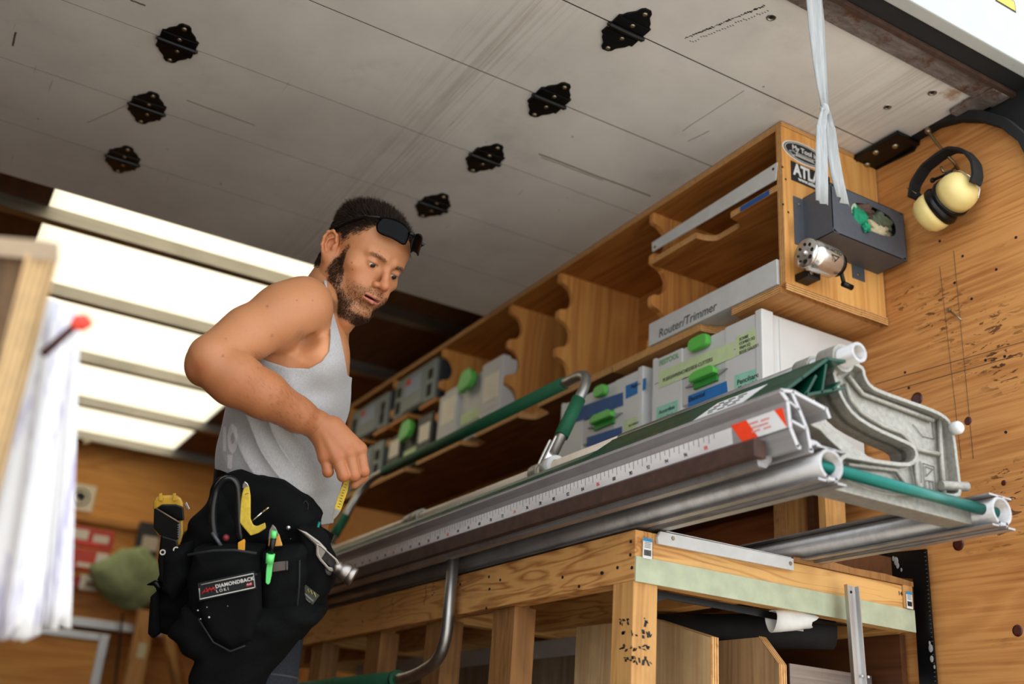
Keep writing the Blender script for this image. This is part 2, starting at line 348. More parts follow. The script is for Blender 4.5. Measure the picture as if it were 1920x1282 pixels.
# rear header frame
hd = thing('trim_1', 'rusty brown and black rear header with white outer face above it', 'header', (.6, 1.18, 1.5), kind='structure')
s = NT('rusty_header'); n1 = s.noise(1., s.map((4, 12, 12)), det=8, rough=.75)
s.col(s.mix(s.ramp(s.noise(14., det=6, rough=.8), (.5, 0.), (.62, 1.)), s.ramp(n1, (.35, '#352d29'), (.5, '#5f5551'), (.62, '#7a706c')), '#4e2c18')); s.p(rough=.8); s.bump(n1, .4, .004); M_rust = s.m
MB().box(-.62, 1.86, 1.186, 1.236, 1.470, 1.60).build('header_rail', M_rust, hd)
MB().box(-.62, 1.86, 1.176, 1.186, 1.466, 1.60).build('rust_lip', plain('rust_lip', '#4a3022', .8, 0, 60, .6), hd)
MB().box(-.62, 1.90, 1.13, 1.176, 1.476, 1.62).build('black_band', M_blackmatte, hd, .004)  # plain matt black band behind the outer face
MB().box(-.70, 1.95, 1.10, 1.13, 1.47, 2.35).build('outer_face', M_skin, hd, .003)
a = at(1, 1.099, 1885, 2)
MB().obox(a, (.03, 0, 0), (0, .0008, 0), (0, 0, .012)).build('yellow_decal', plain('yellow_decal', '#e4c21e', .4), hd)
MB().obox(a+np.array([0, .0004, 0]), (.033, 0, 0), (0, .0005, 0), (0, 0, .015)).build('decal_border', M_ink, hd)
MB().box(1.79, 1.84, 1.186, 1.30, 1.464, 1.476).build('corner_gusset', M_rust, hd, .003)
# exterior right rear post and side
tag(MB().box(1.853, 1.95, 1.09, 1.134, -1.0, 1.47).build('trim_2', M_skin), 'white rear corner post of the truck body', 'corner post', kind='structure')
# roller track beside the door
tr = thing('trim_3', 'black curved roller track bolted along the top of the right wall', 'door track', (1.8, 1.6, 1.46), kind='structure')
ct = pts[3:12]; up_ = [(1.60, 1.479), (1.50, 1.479), (1.42, 1.486), (1.355, 1.492), (1.295, 1.480), (1.235, 1.447), (1.182, 1.398), (1.142, 1.335), (1.128, 1.262)]
MB().prism(ct+up_[::-1], 0, 1.812, 1.8395).build('track_rail', M_blackmatte, tr, .002)
MB().box(1.76, 1.836, 1.42, 1.60, 1.462, 1.474).build('roller_bracket', M_black, tr, .002)
MB().prism([(1.575, 1.462), (1.575, 1.474), (1.42, 1.474), (1.44, 1.455)], 0, 1.832, 1.838).build('bracket_plate', M_black, tr)
for x, y in ((1.775, 1.50), (1.79, 1.455), (1.80, 1.55)): MB().lathe([(0, .008), (.004, .008), (.008, .004)], (x, y, 1.462), (0, 0, -1), 10).build('bolt', M_screw, tr)

# overhead roll-up door
od = thing('door_1', 'rolled-up overhead door of scuffed off-white panels with black hinges', 'roll-up door', (.6, 2.1, 1.48), kind='structure')
JY = [1.245, 1.501, 1.806, 2.117, 2.42, 2.712, 3.005]
for i in range(6):
    g = .0020 if i in (0, 1) else .0011
    MB().box(-.58, 1.835, JY[i]+(g if i else 0), JY[i+1]-g, 1.480, 1.498).build('door_panel', M_door, od)
MB().box(-.58, 1.835, 1.25, 3.0, 1.4985, 1.502).build('gap_light_block', M_blackmatte, od)  # unseen black sheet added above the panels to keep the gaps dark
M_joint = plain('joint_shade', '#2a231c', .95)
for y in JY[1:6]: MB().box(-.58, 1.835, y-.0012, y+.0014, 1.4803, 1.4984).build('joint_shade_strip', M_joint, od)  # dark strips added in the panel gaps to stand for their shade
# bolt heads and rust in the first panel
for px, py, r in ((1446, 33, .010), (1748, 174, .010), (1664, 201, .009)):
    p = at(2, 1.4795, px, py); MB().lathe([(.003, .0001), (.003, r*1.), (-.0008, r*1.), (-.0008, r*.75), (.0004, r*.7), (.0004, .0001)], p, (0, 0, 1), 20).build('countersunk_bolt', M_steel, od); MB().lathe([(0, r*.42), (.0006, r*.42)], p+np.array([0, 0, -.0006]), (0, 0, 1), 10).build('bolt_socket', M_hole, od)
# stamped marks and gouges
mk = MB()
for i in range(60):
    t = i/60; a = at(2, 1.4796, 1285+t*150, 72-t*62+random.uniform(-1, 1)); mk.obox(a, (random.uniform(.0006, .0032), 0, 0), (0, random.uniform(.0006, .0016), 0), (0, 0, .0003))
    if i % 2: a = at(2, 1.4796, 1292+t*150, 80-t*62+random.uniform(-2, 2)); mk.obox(a, (.0022, 0, 0), (0, .0006, 0), (0, 0, .0003))
mk.build('stamp_mark', M_ink, od, kind='stuff')
gl = MB()
for (x0, y0), (x1, y1), w in (((1010, 288), (1220, 368), .0022), ((1014, 294), (1130, 338), .0012), ((1290, 265), (1330, 245), .0008), ((30, 60), (24, 86), .002), ((245, 0), (272, 10), .0025), ((1395, 170), (1280, 245), .0006), ((350, 188), (478, 235), .0012), ((165, 230), (240, 196), .0006)):
    a, b = at(2, 1.4796, x0, y0), at(2, 1.4796, x1, y1); n = 7
    gl.tube([a+(b-a)*k/n+np.array([random.uniform(-.001, .001)]*2+[0]) for k in range(n+1)], w, 4, flat=.3)
gl.build('gouge', plain('gouge', '#5a4a3a', .9), od)
# hinges
def hinge_mesh():
    half = [(.000, .040), (.032, .041), (.036, .034), (.046, .030), (.060, .017), (.072, .0135), (.078, .007)]
    P = [(w, y) for y, w in half]; out = P+[(-w, y) for w, y in P[::-1]]
    lo = [(w, -y) for w, y in P]+[(-w, -y) for w, y in P[::-1]]
    m = MB().prism(out, 2, 0, -.004).prism(lo, 2, 0, -.004)
    m.box(-.039, .039, .012, .033, -.0065, -.004); m.box(-.039, .039, -.033, -.012, -.0065, -.004)
    m.tube([(-.043, 0, -.006), (.043, 0, -.006)], .0065, 10); m.tube([(-.047, 0, -.006), (.047, 0, -.006)], .0035, 8)
    return m
hroot = None
for hx in (.243, 1.036, -.55):
    for k, y in enumerate(JY[1:6]):
        if hx == -.55 and k > 3: continue
        h = None
        if hroot is None:
            h = hinge_mesh().build('hinge', M_black, od, .0008); hroot = h
            h.location = Vector((hx, y, 1.480))-od.location; h.data.transform(Matrix.Translation(od.location))
            sc0 = MB().lathe([(0, .0055), (.002, .0055), (.004, .003), (.0035, .002)], (0, 0, 0), (0, 0, -1), 10).build('hinge_screw', M_screw)
            for j, (sx_, sy_) in enumerate(((0, .066), (.006, .023), (0, -.023), (0, -.066))):
                q = sc0 if j == 0 else sc0.copy()
                if j: COL.objects.link(q)
                q.parent = h; q.location = (sx_, sy_, -.0045)
        else:
            h = hroot.copy(); COL.objects.link(h); h.parent = od; h.location = Vector((hx, y, 1.480))-od.location
            for ch in hroot.children: q = ch.copy(); COL.objects.link(q); q.parent = h
# pull strap tied to the header
sp = thing('pull_strap', 'grey cloth pull strap knotted and split into two tails hanging from the header', 'strap', (1.22, 1.15, 1.47))
s = NT('grey_webbing'); s.col(s.mix(1., srgb('#9b9e9e'), s.ramp(s.noise(1., s.map((300, 300, 20)), det=3), (.3, .75), (.7, 1.)), 'MULTIPLY')); s.p(rough=.85, sheen=.3); s.bump(s.noise(400.), .3, .001); M_web = s.m
def ribbon(path, w, th=.0016, tw=0., wob=.004):
    m = MB(); path = [np.array(p, float) for p in path]; n = len(path)
    vs = []
    for i, p in enumerate(path):
        ww = w[i] if hasattr(w, '__len__') else w; a = tw*i/n
        d = np.array([math.cos(a), math.sin(a)*.8, 0]); nn = np.array([-math.sin(a), math.cos(a), 0])
        for k in range(7):
            u = (k/6-.5); vs.append(p+d*ww*u+nn*(math.cos(u*9)*wob+math.sin(i*.9+k)*wob*.15))
    tops = vs; bot = [v+np.array([0, th, 0]) for v in vs]; N = len(vs)
    f = []
    for i in range(n-1):
        for k in range(6):
            a = i*7+k; f += [(a, a+1, a+8, a+7), (N+a, N+a+7, N+a+8, N+a+1)]
        f += [(i*7, i*7+7, N+i*7+7, N+i*7), (i*7+6, N+i*7+6, N+i*7+13, i*7+13)]
    f += [tuple([k for k in range(7)]+[N+k for k in range(6, -1, -1)]), tuple([(n-1)*7+k for k in range(7)]+[N+(n-1)*7+k for k in range(6, -1, -1)])]
    return m.add(tops+bot, f, True)
Ys = 1.15
def S(px, py, y=Ys): return at(1, y, px, py)
ribbon([S(1524, -60), S(1526, 0), S(1530, 60), S(1535, 120), S(1540, 170), S(1545, 205)], [.042, .040, .037, .032, .024, .016], tw=.25).build('strap_webbing', M_web, sp)
MB().ball(S(1546, 205), .010, 12, 8, (1, .7, 1.3)).build('knot', M_web, sp)
ribbon([S(1546, 205, 1.145), S(1540, 240, 1.14), S(1541, 290, 1.138), S(1541, 340, 1.138), S(1541, 380, 1.14)], [.014, .022, .027, .029, .028], wob=.003).build('strap_tail', M_web, sp)
ribbon([S(1547, 205), S(1556, 240), S(1562, 290), S(1570, 335), S(1580, 378)], [.014, .026, .036, .042, .044], tw=.4, wob=.005).build('strap_tail', M_web, sp)
ribbon([S(1531, -40, 1.158), S(1540, 40, 1.158), S(1545, 130, 1.158), S(1549, 200, 1.156)], [.014, .012, .012, .01], tw=.8).build('strap_webbing', M_web, sp)
# ------------------------------------------------------------------ work bench of 2x4s
bn = thing('workbench', 'rough timber bench frame carrying the sheet metal brake', 'workbench', (1.10, 1.51, -.55))
MB().box(1.10, 1.138, 1.51, 4.40, .338, .427).build('front_beam', M_beam_y, bn, .002)
MB().box(1.138, 1.80, 1.51, 1.548, .338, .427).build('end_beam', M_beam_x, bn, .002)
MB().box(1.10, 1.80, 1.5065, 1.5098, .336, .380).build('painted_strip', plain('pale_green_paint', '#b7bfa2', .6, 0, 25, .25, .2), bn)
MB().box(1.770, 1.797, 1.5055, 1.5099, .381, .43).build('end_block', M_stud, bn, .002)
for y in (2.3, 3.1, 3.9): MB().box(1.138, 1.80, y, y+.038, .338, .427).build('cross_beam', M_beam_x, bn, .002)
MB().box(1.77, 1.808, 1.55, 4.40, .338, .427).build('rear_beam', M_beam_y, bn, .002)
MB().box(1.36, 1.40, 1.55, 4.4, .345, .425).build('inner_beam', M_beam_y, bn, .002)
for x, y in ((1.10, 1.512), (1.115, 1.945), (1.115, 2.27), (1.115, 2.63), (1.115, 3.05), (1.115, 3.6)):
    MB().box(x, x+.052, y, y+.062+(.03 if y > 1.6 else 0), -.55, .338).build('post', M_stud if y < 1.6 else M_darkstud, bn, .002)
# jagged board laid along the end beam
MB().prism([(1.47, .4275), (1.80, .4275), (1.80, .437), (1.72, .442), (1.63, .440), (1.55, .444), (1.47, .436)], 1, 1.505, 1.56).build('bench_top_board', M_darkstud, bn)
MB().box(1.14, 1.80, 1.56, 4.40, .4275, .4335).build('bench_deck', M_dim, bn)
# nail holes + knots on the beam
for px, py in [(1183, 1015), (1182, 1040), (1158, 1064), (1128, 1074), (1130, 1074), (1086, 1099), (1055, 1082), (938, 1087), (917, 1081), (918, 1104), (912, 1140), (863, 1095), (1185, 1064), (680, 1165), (627, 1187)]:
    p = at(0, 1.0995, px, py); MB().lathe([(-.002, .003), (.001, .003), (.001, .0001)], p, (-1, 0, 0), 8).build('nail_hole', M_hole, bn)
# stamped lettering on beam and marker scribbles on the post
def hw(body, px, py, ax, v, size, mat=None, par=None, name='lettering', xd=None, yd=None, **k):
    p = at(ax, v, px, py)
    if ax == 0: xd = xd or (0, -1, 0); yd = yd or (0, 0, 1)
    elif ax == 1: xd = xd or (1, 0, 0); yd = yd or (0, 0, 1)
    return text(name, body, mat or M_ink, par, p, xd, yd, size, **k)
gs = MB()
for px, py, n_ in ((735, 1137, 8), (797, 1115, 9), (812, 1110, 6), (842, 1105, 8)):
    for k in range(n_): q_ = at(0, 1.0996, px+random.uniform(-2, 2), py-16+k*4.2); gs.obox(q_, (.0004, 0, 0), (0, random.uniform(.001, .004), 0), (0, 0, random.uniform(.0005, .0012)))
gs.build('grade_stamp', M_ink, bn, kind='stuff')
mk = MB()
for i in range(34):
    px = random.uniform(1160, 1195); py = 1165+random.choice([0, 1, 2, 3])*24+random.uniform(-6, 6)
    a = at(0, 1.0996, px, py); mk.obox(a, (.0004, 0, 0), (0, random.uniform(.0008, .0035), 0), (0, random.uniform(-.002, .002), random.uniform(.0006, .003)))
for i in range(20):
    px = random.uniform(1197, 1222); py = 1165+random.choice([0, 1, 2, 3])*24+random.uniform(-6, 6)
    a = at(1, 1.5116, px, py); mk.obox(a, (random.uniform(.0008, .003), 0, 0), (0, .0004, 0), (random.uniform(-.003, .003), 0, random.uniform(.001, .005)))
mk.build('marker_scribble', M_ink, bn, kind='stuff')
hw('144', 1690, 1113, 1, 1.5090, .012, par=bn)
# retail stickers
def sticker(name, label, px, py, w, h, y):
    t = thing(name, label, 'label', at(1, y, px, py)); p = at(1, y, px, py)
    MB().obox(p, (w/2, 0, 0), (0, .0004, 0), (0, 0, h/2)).build('paper', M_white, t)
    MB().obox(p+np.array([0, -.0006, h*.42]), (w/2, 0, 0), (0, .0003, 0), (0, 0, h*.08)).build('blue_band', plain('sticker_blue', '#2f86b8', .5), t)
    bars = MB()
    for k in range(9): bars.obox(p+np.array([-w*.36+k*w*.09, -.0006, -h*.22]), (w*.02*(1+k % 2), 0, 0), (0, .0002, 0), (0, 0, h*.14))
    for k in range(4): bars.obox(p+np.array([0, -.0006, h*(.05+.08*k)]), (w*.34, 0, 0), (0, .0002, 0), (0, 0, h*.012))
    bars.build('barcode', M_ink, t); return t
sticker('price_label', 'white and blue barcode sticker on the near corner of the bench beam', 1214, 1028, .020, .036, 1.505)
sticker('price_label', 'white and blue barcode sticker at the wall end of the bench beam', 1705, 1125, .017, .034, 1.503)
# loose metal pieces
t = thing('metal_strip', 'white painted metal strip screwed on top of the bench end beam', 'metal strip', (1.3, 1.5, .41))
MB().prism([(1.147, .4300), (1.465, .4315), (1.465, .409), (1.143, .407), (1.141, .418)], 1, 1.500, 1.5065).build('strip_face', M_whitepaint, t, .0006)
MB().box(1.15, 1.465, 1.5065, 1.53, .4335, .435).build('strip_lip', M_whitepaint, t)
for px, py in ((1482, 1056), (1262, 1009)): MB().lathe([(0, .004), (.002, .003)], at(1, 1.500, px, py), (0, -1, 0), 10).build('screw', M_screw, t)
t = thing('aluminium_channel', 'bare aluminium channel leaning against the bench end beam', 'metal channel', (1.66, 1.46, -.2))
a = at(1, 1.475, 1594, 1098); b = a+np.array([.014, -.008, -.60])
ax = np.array([.0155, 0, 0]); az = (a-b)/2; c = (a+b)/2
MB().obox(c, ax, (0, .0012, 0), az).obox(c+np.array([-.0148, -.004, 0]), (.0012, 0, 0), (0, .004, 0), az).obox(c+np.array([.0148, -.004, 0]), (.0012, 0, 0), (0, .004, 0), az).build('channel', M_alu_z, t)
MB().lathe([(0, .0028), (.0008, .0028)], a+np.array([0, -.0012, -.012]), (0, -1, 0), 12).build('hole', M_hole, t)
for dx in (-.008, .008): MB().lathe([(0, .003), (.002, .002)], at(1, 1.468, 1622, 1268)+np.array([dx, 0, 0]), (0, -1, 0), 10).build('rivet', M_whitepaint, t)
# framing square (black) against the wall
t = thing('framing_square', 'black steel square with notched edge and white smudges behind the bench end', 'framing square', (1.82, 1.5, .2))
P = [at(0, 1.822, *p) for p in ((1648, 1038), (1737, 1029), (1757, 1284), (1722, 1284), (1712, 1085), (1655, 1080))]
P2 = [(p[1], p[2]) for p in P]; P2[2] = (P2[2][0], -.1); P2[3] = (P2[3][0], -.1)
MB().prism(P2, 0, 1.820, 1.825).build('square_blade', M_black, t, .0005)
nt_ = MB()
for k in range(46): z = P2[1][1]-.008-k*.0085; y = P2[1][0]+(P2[2][0]-P2[1][0])*(P2[1][1]-z)/(P2[1][1]-P2[2][1]); nt_.box(1.8195, 1.8202, y+.0004, y+.004, z, z+.0012)
nt_.build('ruler_marks', plain('ruler_grey', '#55575a', .5), t)
sm_ = MB()
for px, py, r in ((1680, 1052, 7), (1683, 1060, 5), (1690, 1068, 3), (1675, 1047, 4), (1745, 1215, 6), (1747, 1235, 5), (1752, 1250, 3), (1743, 1205, 3)):
    p = at(0, 1.8196, px, py); sm_.ball(p, r*.0009, 10, 6, (.06, 1, 1.5))
sm_.build('paint_smudge', plain('dried_caulk', '#9a9894', .8), t)
# shelving cubbies under the bench
t = thing('plywood_divider', 'weathered upright plywood divider with a cut corner under the bench, the nearer one', 'plywood panel', (1.45, 1.6, -.55))
MB().prism([(1.522, -.55), (1.522, .236), (1.573, .288), (2.0, .292), (2.0, -.55)], 0, 1.441, 1.458).build('panel', wood('weathered_ply', 2, '#7d5f42', '#b08e66', freq=1.5, dirt=.3), t)
MB().prism([(1.520, -.55), (1.520, .236), (1.573, .290), (1.574, .288), (1.522, .235), (1.522, -.55)], 0, 1.441, 1.458).build('panel_edge', M_edge_x, t)
t = thing('plywood_divider', 'pale plywood divider with a long sloping top beside the bench corner post', 'plywood panel', (1.30, 1.7, -.55))
MB().prism([(1.537, -.55), (1.537, .268), (1.70, .312), (1.98, .32), (1.98, -.55)], 0, 1.292, 1.309).build('panel', wood('pale_ply', 2, '#a9865a', '#c9ab7e', freq=1.2, dirt=.25), t)
MB().prism([(1.535, -.55), (1.535, .268), (1.70, .314), (1.70, .312), (1.537, .267), (1.537, -.55)], 0, 1.292, 1.309).build('panel_edge', M_edge_x, t)
t = thing('plywood_board', 'grey stained plywood board standing behind the bench posts', 'plywood panel', (1.47, 2.2, -.55))
MB().box(1.462, 1.48, 2.03, 3.3, -.55, .298).build('board', wood('stained_ply', 2, '#766655', '#a8977c', freq=.8, dirt=.35), t, .001)
t = thing('metal_strip', 'white metal strip running behind the bench posts above the grey board', 'metal strip', (1.45, 2.4, .31))
MB().box(1.448, 1.452, 2.02, 3.6, .294, .337).build('strip', M_whitepaint, t)
t = thing('metal_strip', 'white metal strip low under the bench behind the leaning channel', 'metal strip', (1.6, 1.6, .1))
p = at(1, 1.62, 1480, 1278); q = at(1, 1.62, 1600, 1262)
MB().box(p[0], q[0]+.05, 1.618, 1.622, p[2]-.04, q[2]).build('strip', M_alu_x, t)
t = thing('under_bench_shade', 'dark sheet added for the shade at the back of the space under the bench', 'plywood panel', (1.8, 3, -.55))
MB().box(1.812, 1.828, 1.56, 4.4, -.55, .338).build('board', M_dim, t)  # dark sheet added over the wall to carry the under-bench shade
# black roll and torn white tube
t = thing('rolled_membrane', 'black rolled sheet stored under the bench beam', 'roll', (1.55, 2.0, .30))
MB().tube([(1.30, 1.82, .300), (1.62, 1.62, .325), (1.66, 1.60, .327)], [.034, .035, .035], 20).build('roll', M_blackmatte, t)
MB().prism([(1.17, .3365), (1.66, .3365), (1.66, .334), (1.46, .322), (1.20, .325), (1.15, .300), (1.147, .303)], 1, 1.552, 1.556).build('loose_sheet', M_black, t)
t = thing('cardboard_tube', 'torn white tube end sticking out from the black roll', 'tube', (1.44, 1.53, .30))
p = at(1, 1.545, 1455, 1164); d = np.array([.06, .05, .0])
m = MB(); seg = 24; vs = []
for i in range(5):
    for k in range(seg):
        a = 2*PI*k/seg; r = .021+.002*math.sin(3*a+i); e = (.010*math.sin(5*a)+.012*math.cos(2*a)) if i == 4 else 0
        vs.append(p+np.array([-.012+.018*i+e, -.004*i, .002*i])+np.array([.2*r*math.cos(a), r*math.cos(a), r*math.sin(a)*1.0]))
m.add(vs, [(i*seg+k, i*seg+(k+1) % seg, (i+1)*seg+(k+1) % seg, (i+1)*seg+k) for i in range(4) for k in range(seg)], True)
o = m.build('torn_tube', plain('torn_paper', '#d9d8d4', .6, 0, 30, .2, .3), t); mod = o.modifiers.new('s', 'SOLIDIFY'); mod.thickness = .0015
# studs and cubbies on the wall behind the brake
t = thing('wall_cubby', 'rough plywood cubby frame on the wall behind the brake', 'shelf', (1.7, 1.8, .43))
for y0, y1, mt in ((1.762, 1.80, M_stud), (1.80, 1.842, M_edge_y), (1.715, 1.735, M_dim)):
    MB().box(1.74, 1.775, y0, y1, .434, .69).build('upright', mt, t, .001)
MB().box(1.76, 1.838, 1.60, 4.3, .655, .69).build('rail', M_dim, t)
MB().box(1.62, 1.838, 1.575, 1.60, .434, .50).build('side_board', M_dim, t)
MB().box(1.62, 1.838, 1.60, 4.3, .434, .452).build('floor_board', M_ply_y, t)
MB().box(1.80, 1.838, 1.842, 4.3, .452, .655).build('back_board', wood('red_brown_ply', 1, '#6a3418', '#9a5a30', freq=1.), t)
MB().box(1.52, 1.76, 1.63, 2.47, .687, .703).build('case_shelf', M_ply_y, t)
for y in (1.64, 2.42): MB().box(1.70, 1.76, y, y+.02, .452, .687).build('upright', M_stud, t)
# ------------------------------------------------------------------ sheet metal bending brake
Y0, Y1 = 1.08, 4.35
br = thing('bending_brake', 'long aluminium sheet metal brake with green clamping bar lying on the bench', 'bending brake', (1.3, 2.7, .4275))
MB().pipe((1.135, Y0, .461), (1.135, Y1, .461), .0240, .0195, 32).box(1.107, 1.162, Y0, Y1, .4835, .4862).box(1.108, 1.127, Y0, Y1, .4335, .4365).box(1.143, 1.164, Y0, Y1, .4335, .4365).box(1.124, 1.128, Y0, Y1, .4335, .443).box(1.142, 1.146, Y0, Y1, .4335, .443).build('front_tube', M_alu, br)
MB().pipe((1.515, Y0, .461), (1.515, Y1, .461), .0240, .0195, 32).box(1.487, 1.542, Y0, Y1, .4835, .4862).box(1.488, 1.507, Y0, Y1, .4335, .4365).box(1.523, 1.544, Y0, Y1, .4335, .4365).box(1.504, 1.508, Y0, Y1, .4335, .443).box(1.522, 1.526, Y0, Y1, .4335, .443).build('rear_tube', M_alu, br)
MB().tube([(1.128, 1.100, .463), (1.525, 1.100, .463)], .0095, 20).build('tie_rod', M_teal, br)
# rail profile (A-shaped) with scale face
def leg(a, b, th):
    a, b = np.array(a), np.array(b); d = (b-a)/np.linalg.norm(b-a); n = np.array([-d[1], d[0]])*th/2
    return [tuple(a+n), tuple(b+n), tuple(b-n), tuple(a-n)]
m = MB()
for a, b, th in (((1.040, .553), (1.053, .541), .007), ((1.053, .541), (1.057, .500), .0065), ((1.057, .500), (1.071, .474), .0065), ((1.062, .556), (1.077, .530), .0055), ((1.077, .530), (1.090, .505), .0055), ((1.090, .505), (1.096, .474), .0055),
                 ((1.058, .512), (1.088, .506), .004), ((1.055, .541), (1.076, .532), .003), ((1.040, .554), (1.066, .558), .005), ((1.064, .558), (1.130, .546), .0055), ((1.130, .548), (1.137, .533), .006), ((1.068, .4745), (1.076, .4745), .006), ((1.092, .4745), (1.100, .4745), .006)):
    m.prism(leg(a, b, th), 1, Y0, Y1)
M_white_ext = metal('pale_extrusion', '#b3b0b0', .42, 1, .2, .15, m=.45)
m.build('front_rail', M_white_ext, br)
MB().prism([(1.098, .4865), (1.150, .4865), (1.150, .4900), (1.128, .500), (1.100, .500)], 1, Y0+.02, Y1).build('rail_seat', M_alu, br)
# brown wear strip
MB().box(1.028, 1.0515, 1.125, Y1-.02, .462, .4895).build('wear_strip', M_brown, br, .0012)
MB().prism([(1.040, .466), (1.070, .473), (1.072, .466), (1.060, .452), (1.045, .452)], 1, 1.135, Y1-.01).build('hinge_rail', M_alu, br)
# scale strip: on the front leg face, tilted
d = np.array([1.057-1.053, 0, .500-.541]); d /= np.linalg.norm(d); nrm = np.array([-1., 0, -.10]); nrm /= np.linalg.norm(nrm)
def on_leg(y, s_, off=.0040):   # s_: 0..1 from top to bottom of the face
    return np.array([1.053, y, .541])+np.array([.004, 0, -.041])*s_+nrm*off
s = NT('measuring_scale'); sy = s.n('ShaderNodeSeparateXYZ'); s.l(s.co, sy.inputs[0])
s.col(s.mix(s.ramp(s.noise(1., s.map((20, 3, 20)), det=5), (.45, 0.), (.7, .5)), '#e6e2df', '#a7a3a4')); s.p(rough=.3); M_scale = s.m
def slab(m, y0, y1, s0, s1, off, th=.0006):
    a, b, c_, d_ = on_leg(y0, s0, off), on_leg(y1, s0, off), on_leg(y1, s1, off), on_leg(y0, s1, off)
    v = [a, b, c_, d_]+[p-nrm*th for p in (a, b, c_, d_)]
    m.add(v, [(0, 1, 2, 3), (7, 6, 5, 4), (0, 4, 5, 1), (1, 5, 6, 2), (2, 6, 7, 3), (3, 7, 4, 0)]); return m
sc_ = slab(MB(), 1.20, 4.20, .30, .93, .0042).build('scale_strip', M_scale, br)
tk = MB()
for k in range(0, 238):
    y = 1.24+k*.0125
    slab(tk, y, y+.0007, .30, .30+(.33 if k % 2 else .2), .0046, .0003)
tk.build('scale_ticks', M_ink, br, kind='stuff')
M_redp = plain('red_print', '#d84a2e', .5)
for k in range(0, 59):
    y = 1.262+k*.05; n_ = 118-2*(k*1)
    if y > 3.2: break
    p = on_leg(y, .76, .0046)
    text('numerals', str(98-2*k if k < 49 else k), M_redp if k % 6 == 0 else M_ink, sc_, p, (0, -1, 0), (-.1, 0, 1), .0095)
# hazard decal at the near end: red / white / red
for y0, y1, mt, nm in ((1.088, 1.105, M_redp, 'red_band'), (1.105, 1.165, M_white, 'white_band'), (1.165, 1.20, M_redp, 'red_band')):
    a0, a1, b1, b0 = on_leg(y0, .22, .0043), on_leg(y1, .22, .0043), on_leg(y1-.022, .98, .0043), on_leg(max(y0-.022, 1.083), .98, .0043)
    if mt is M_white: pass
    v = [a0, a1, b1, b0]; v += [p-nrm*.0005 for p in v]
    MB().add(v, [(0, 1, 2, 3), (7, 6, 5, 4), (0, 4, 5, 1), (1, 5, 6, 2), (2, 6, 7, 3), (3, 7, 4, 0)]).build(nm, plain('vivid_orange_red', '#f0431e', .45) if mt is M_redp else mt, br)
pr = MB()
for y_, s_, l_ in ((1.150, .38, .020), (1.125, .40, .018), (1.148, .55, .012), (1.130, .56, .022), (1.146, .70, .018), (1.122, .72, .016)): slab(pr, y_-l_/2, y_+l_/2, s_, s_+.07, .0048, .0003)
pr.build('decal_print', plain('faded_red', '#d98f86', .5), br, kind='stuff')
# green clamping bar
m = MB()
for a, b, th in (((1.056, .560), (1.090, .588), .0045), ((1.094, .561), (1.176, .592), .004), ((1.096, .563), (1.118, .598), .0035), ((1.128, .572), (1.140, .622), .0035), ((1.150, .582), (1.168, .600), .003), ((1.092, .553), (1.096, .566), .004)):
    m.prism(leg(a, b, th), 1, Y0+.005, Y1)
m.build('clamping_bar', M_green, br)
m = MB()
for a, b, th in (((1.088, .5865), (1.144, .632), .0045), ((1.142, .632), (1.182, .6375), .004)): m.prism(leg(a, b, th), 1, Y0+.005, 1.655)
m.build('bar_extension', M_green, br)
MB().prism(leg((1.050, .5565), (1.058, .5605), .004), 1, Y0+.005, Y1).build('bar_nose', plain('yellow_green_edge', '#a9aa6c', .4), br)
# white rating label on the clamping bar
u = np.array([1.144-1.056, 0, .072]); L_ = np.linalg.norm(u); u /= L_; nn = np.array([-u[2], 0, u[0]])
def on_bar(y, s_, off=.0026): return np.array([1.056, y, .560])+u*L_*s_+nn*off
v = [on_bar(1.19, .12), on_bar(1.31, .12), on_bar(1.31, .72), on_bar(1.19, .72)]; v += [p-nn*.0004 for p in v]
lb = MB().add(v, [(0, 1, 2, 3), (7, 6, 5, 4), (0, 4, 5, 1), (1, 5, 6, 2), (2, 6, 7, 3), (3, 7, 4, 0)]).build('rating_label', M_white, br)
pr = MB()
for k in range(4):
    for j in range(3):
        y_ = 1.215+.028*j+.003*k; a, b = on_bar(y_, .22+.12*k, .0030), on_bar(y_+.020-.004*((j+k) % 3), .22+.12*k, .0030); pr.tube([a, b], .0011, 4)
pr.build('label_print', M_ink, lb, kind='stuff')
# top pivot tube and anvil rail
MB().pipe((1.202, 1.075, .655), (1.202, 1.70, .655), .0165, .0118, 28).build('pivot_tube', M_alu, br); MB().pipe((1.202, 1.70, .655), (1.202, Y1, .655), .0150, .0118, 28).build('pivot_tube', plain('cream_tube', '#c9b9a4', .35, .1), br)
MB().box(1.178, 1.204, 1.19, Y1, .618, .640).build('pivot_rail', M_alu, br, .002)
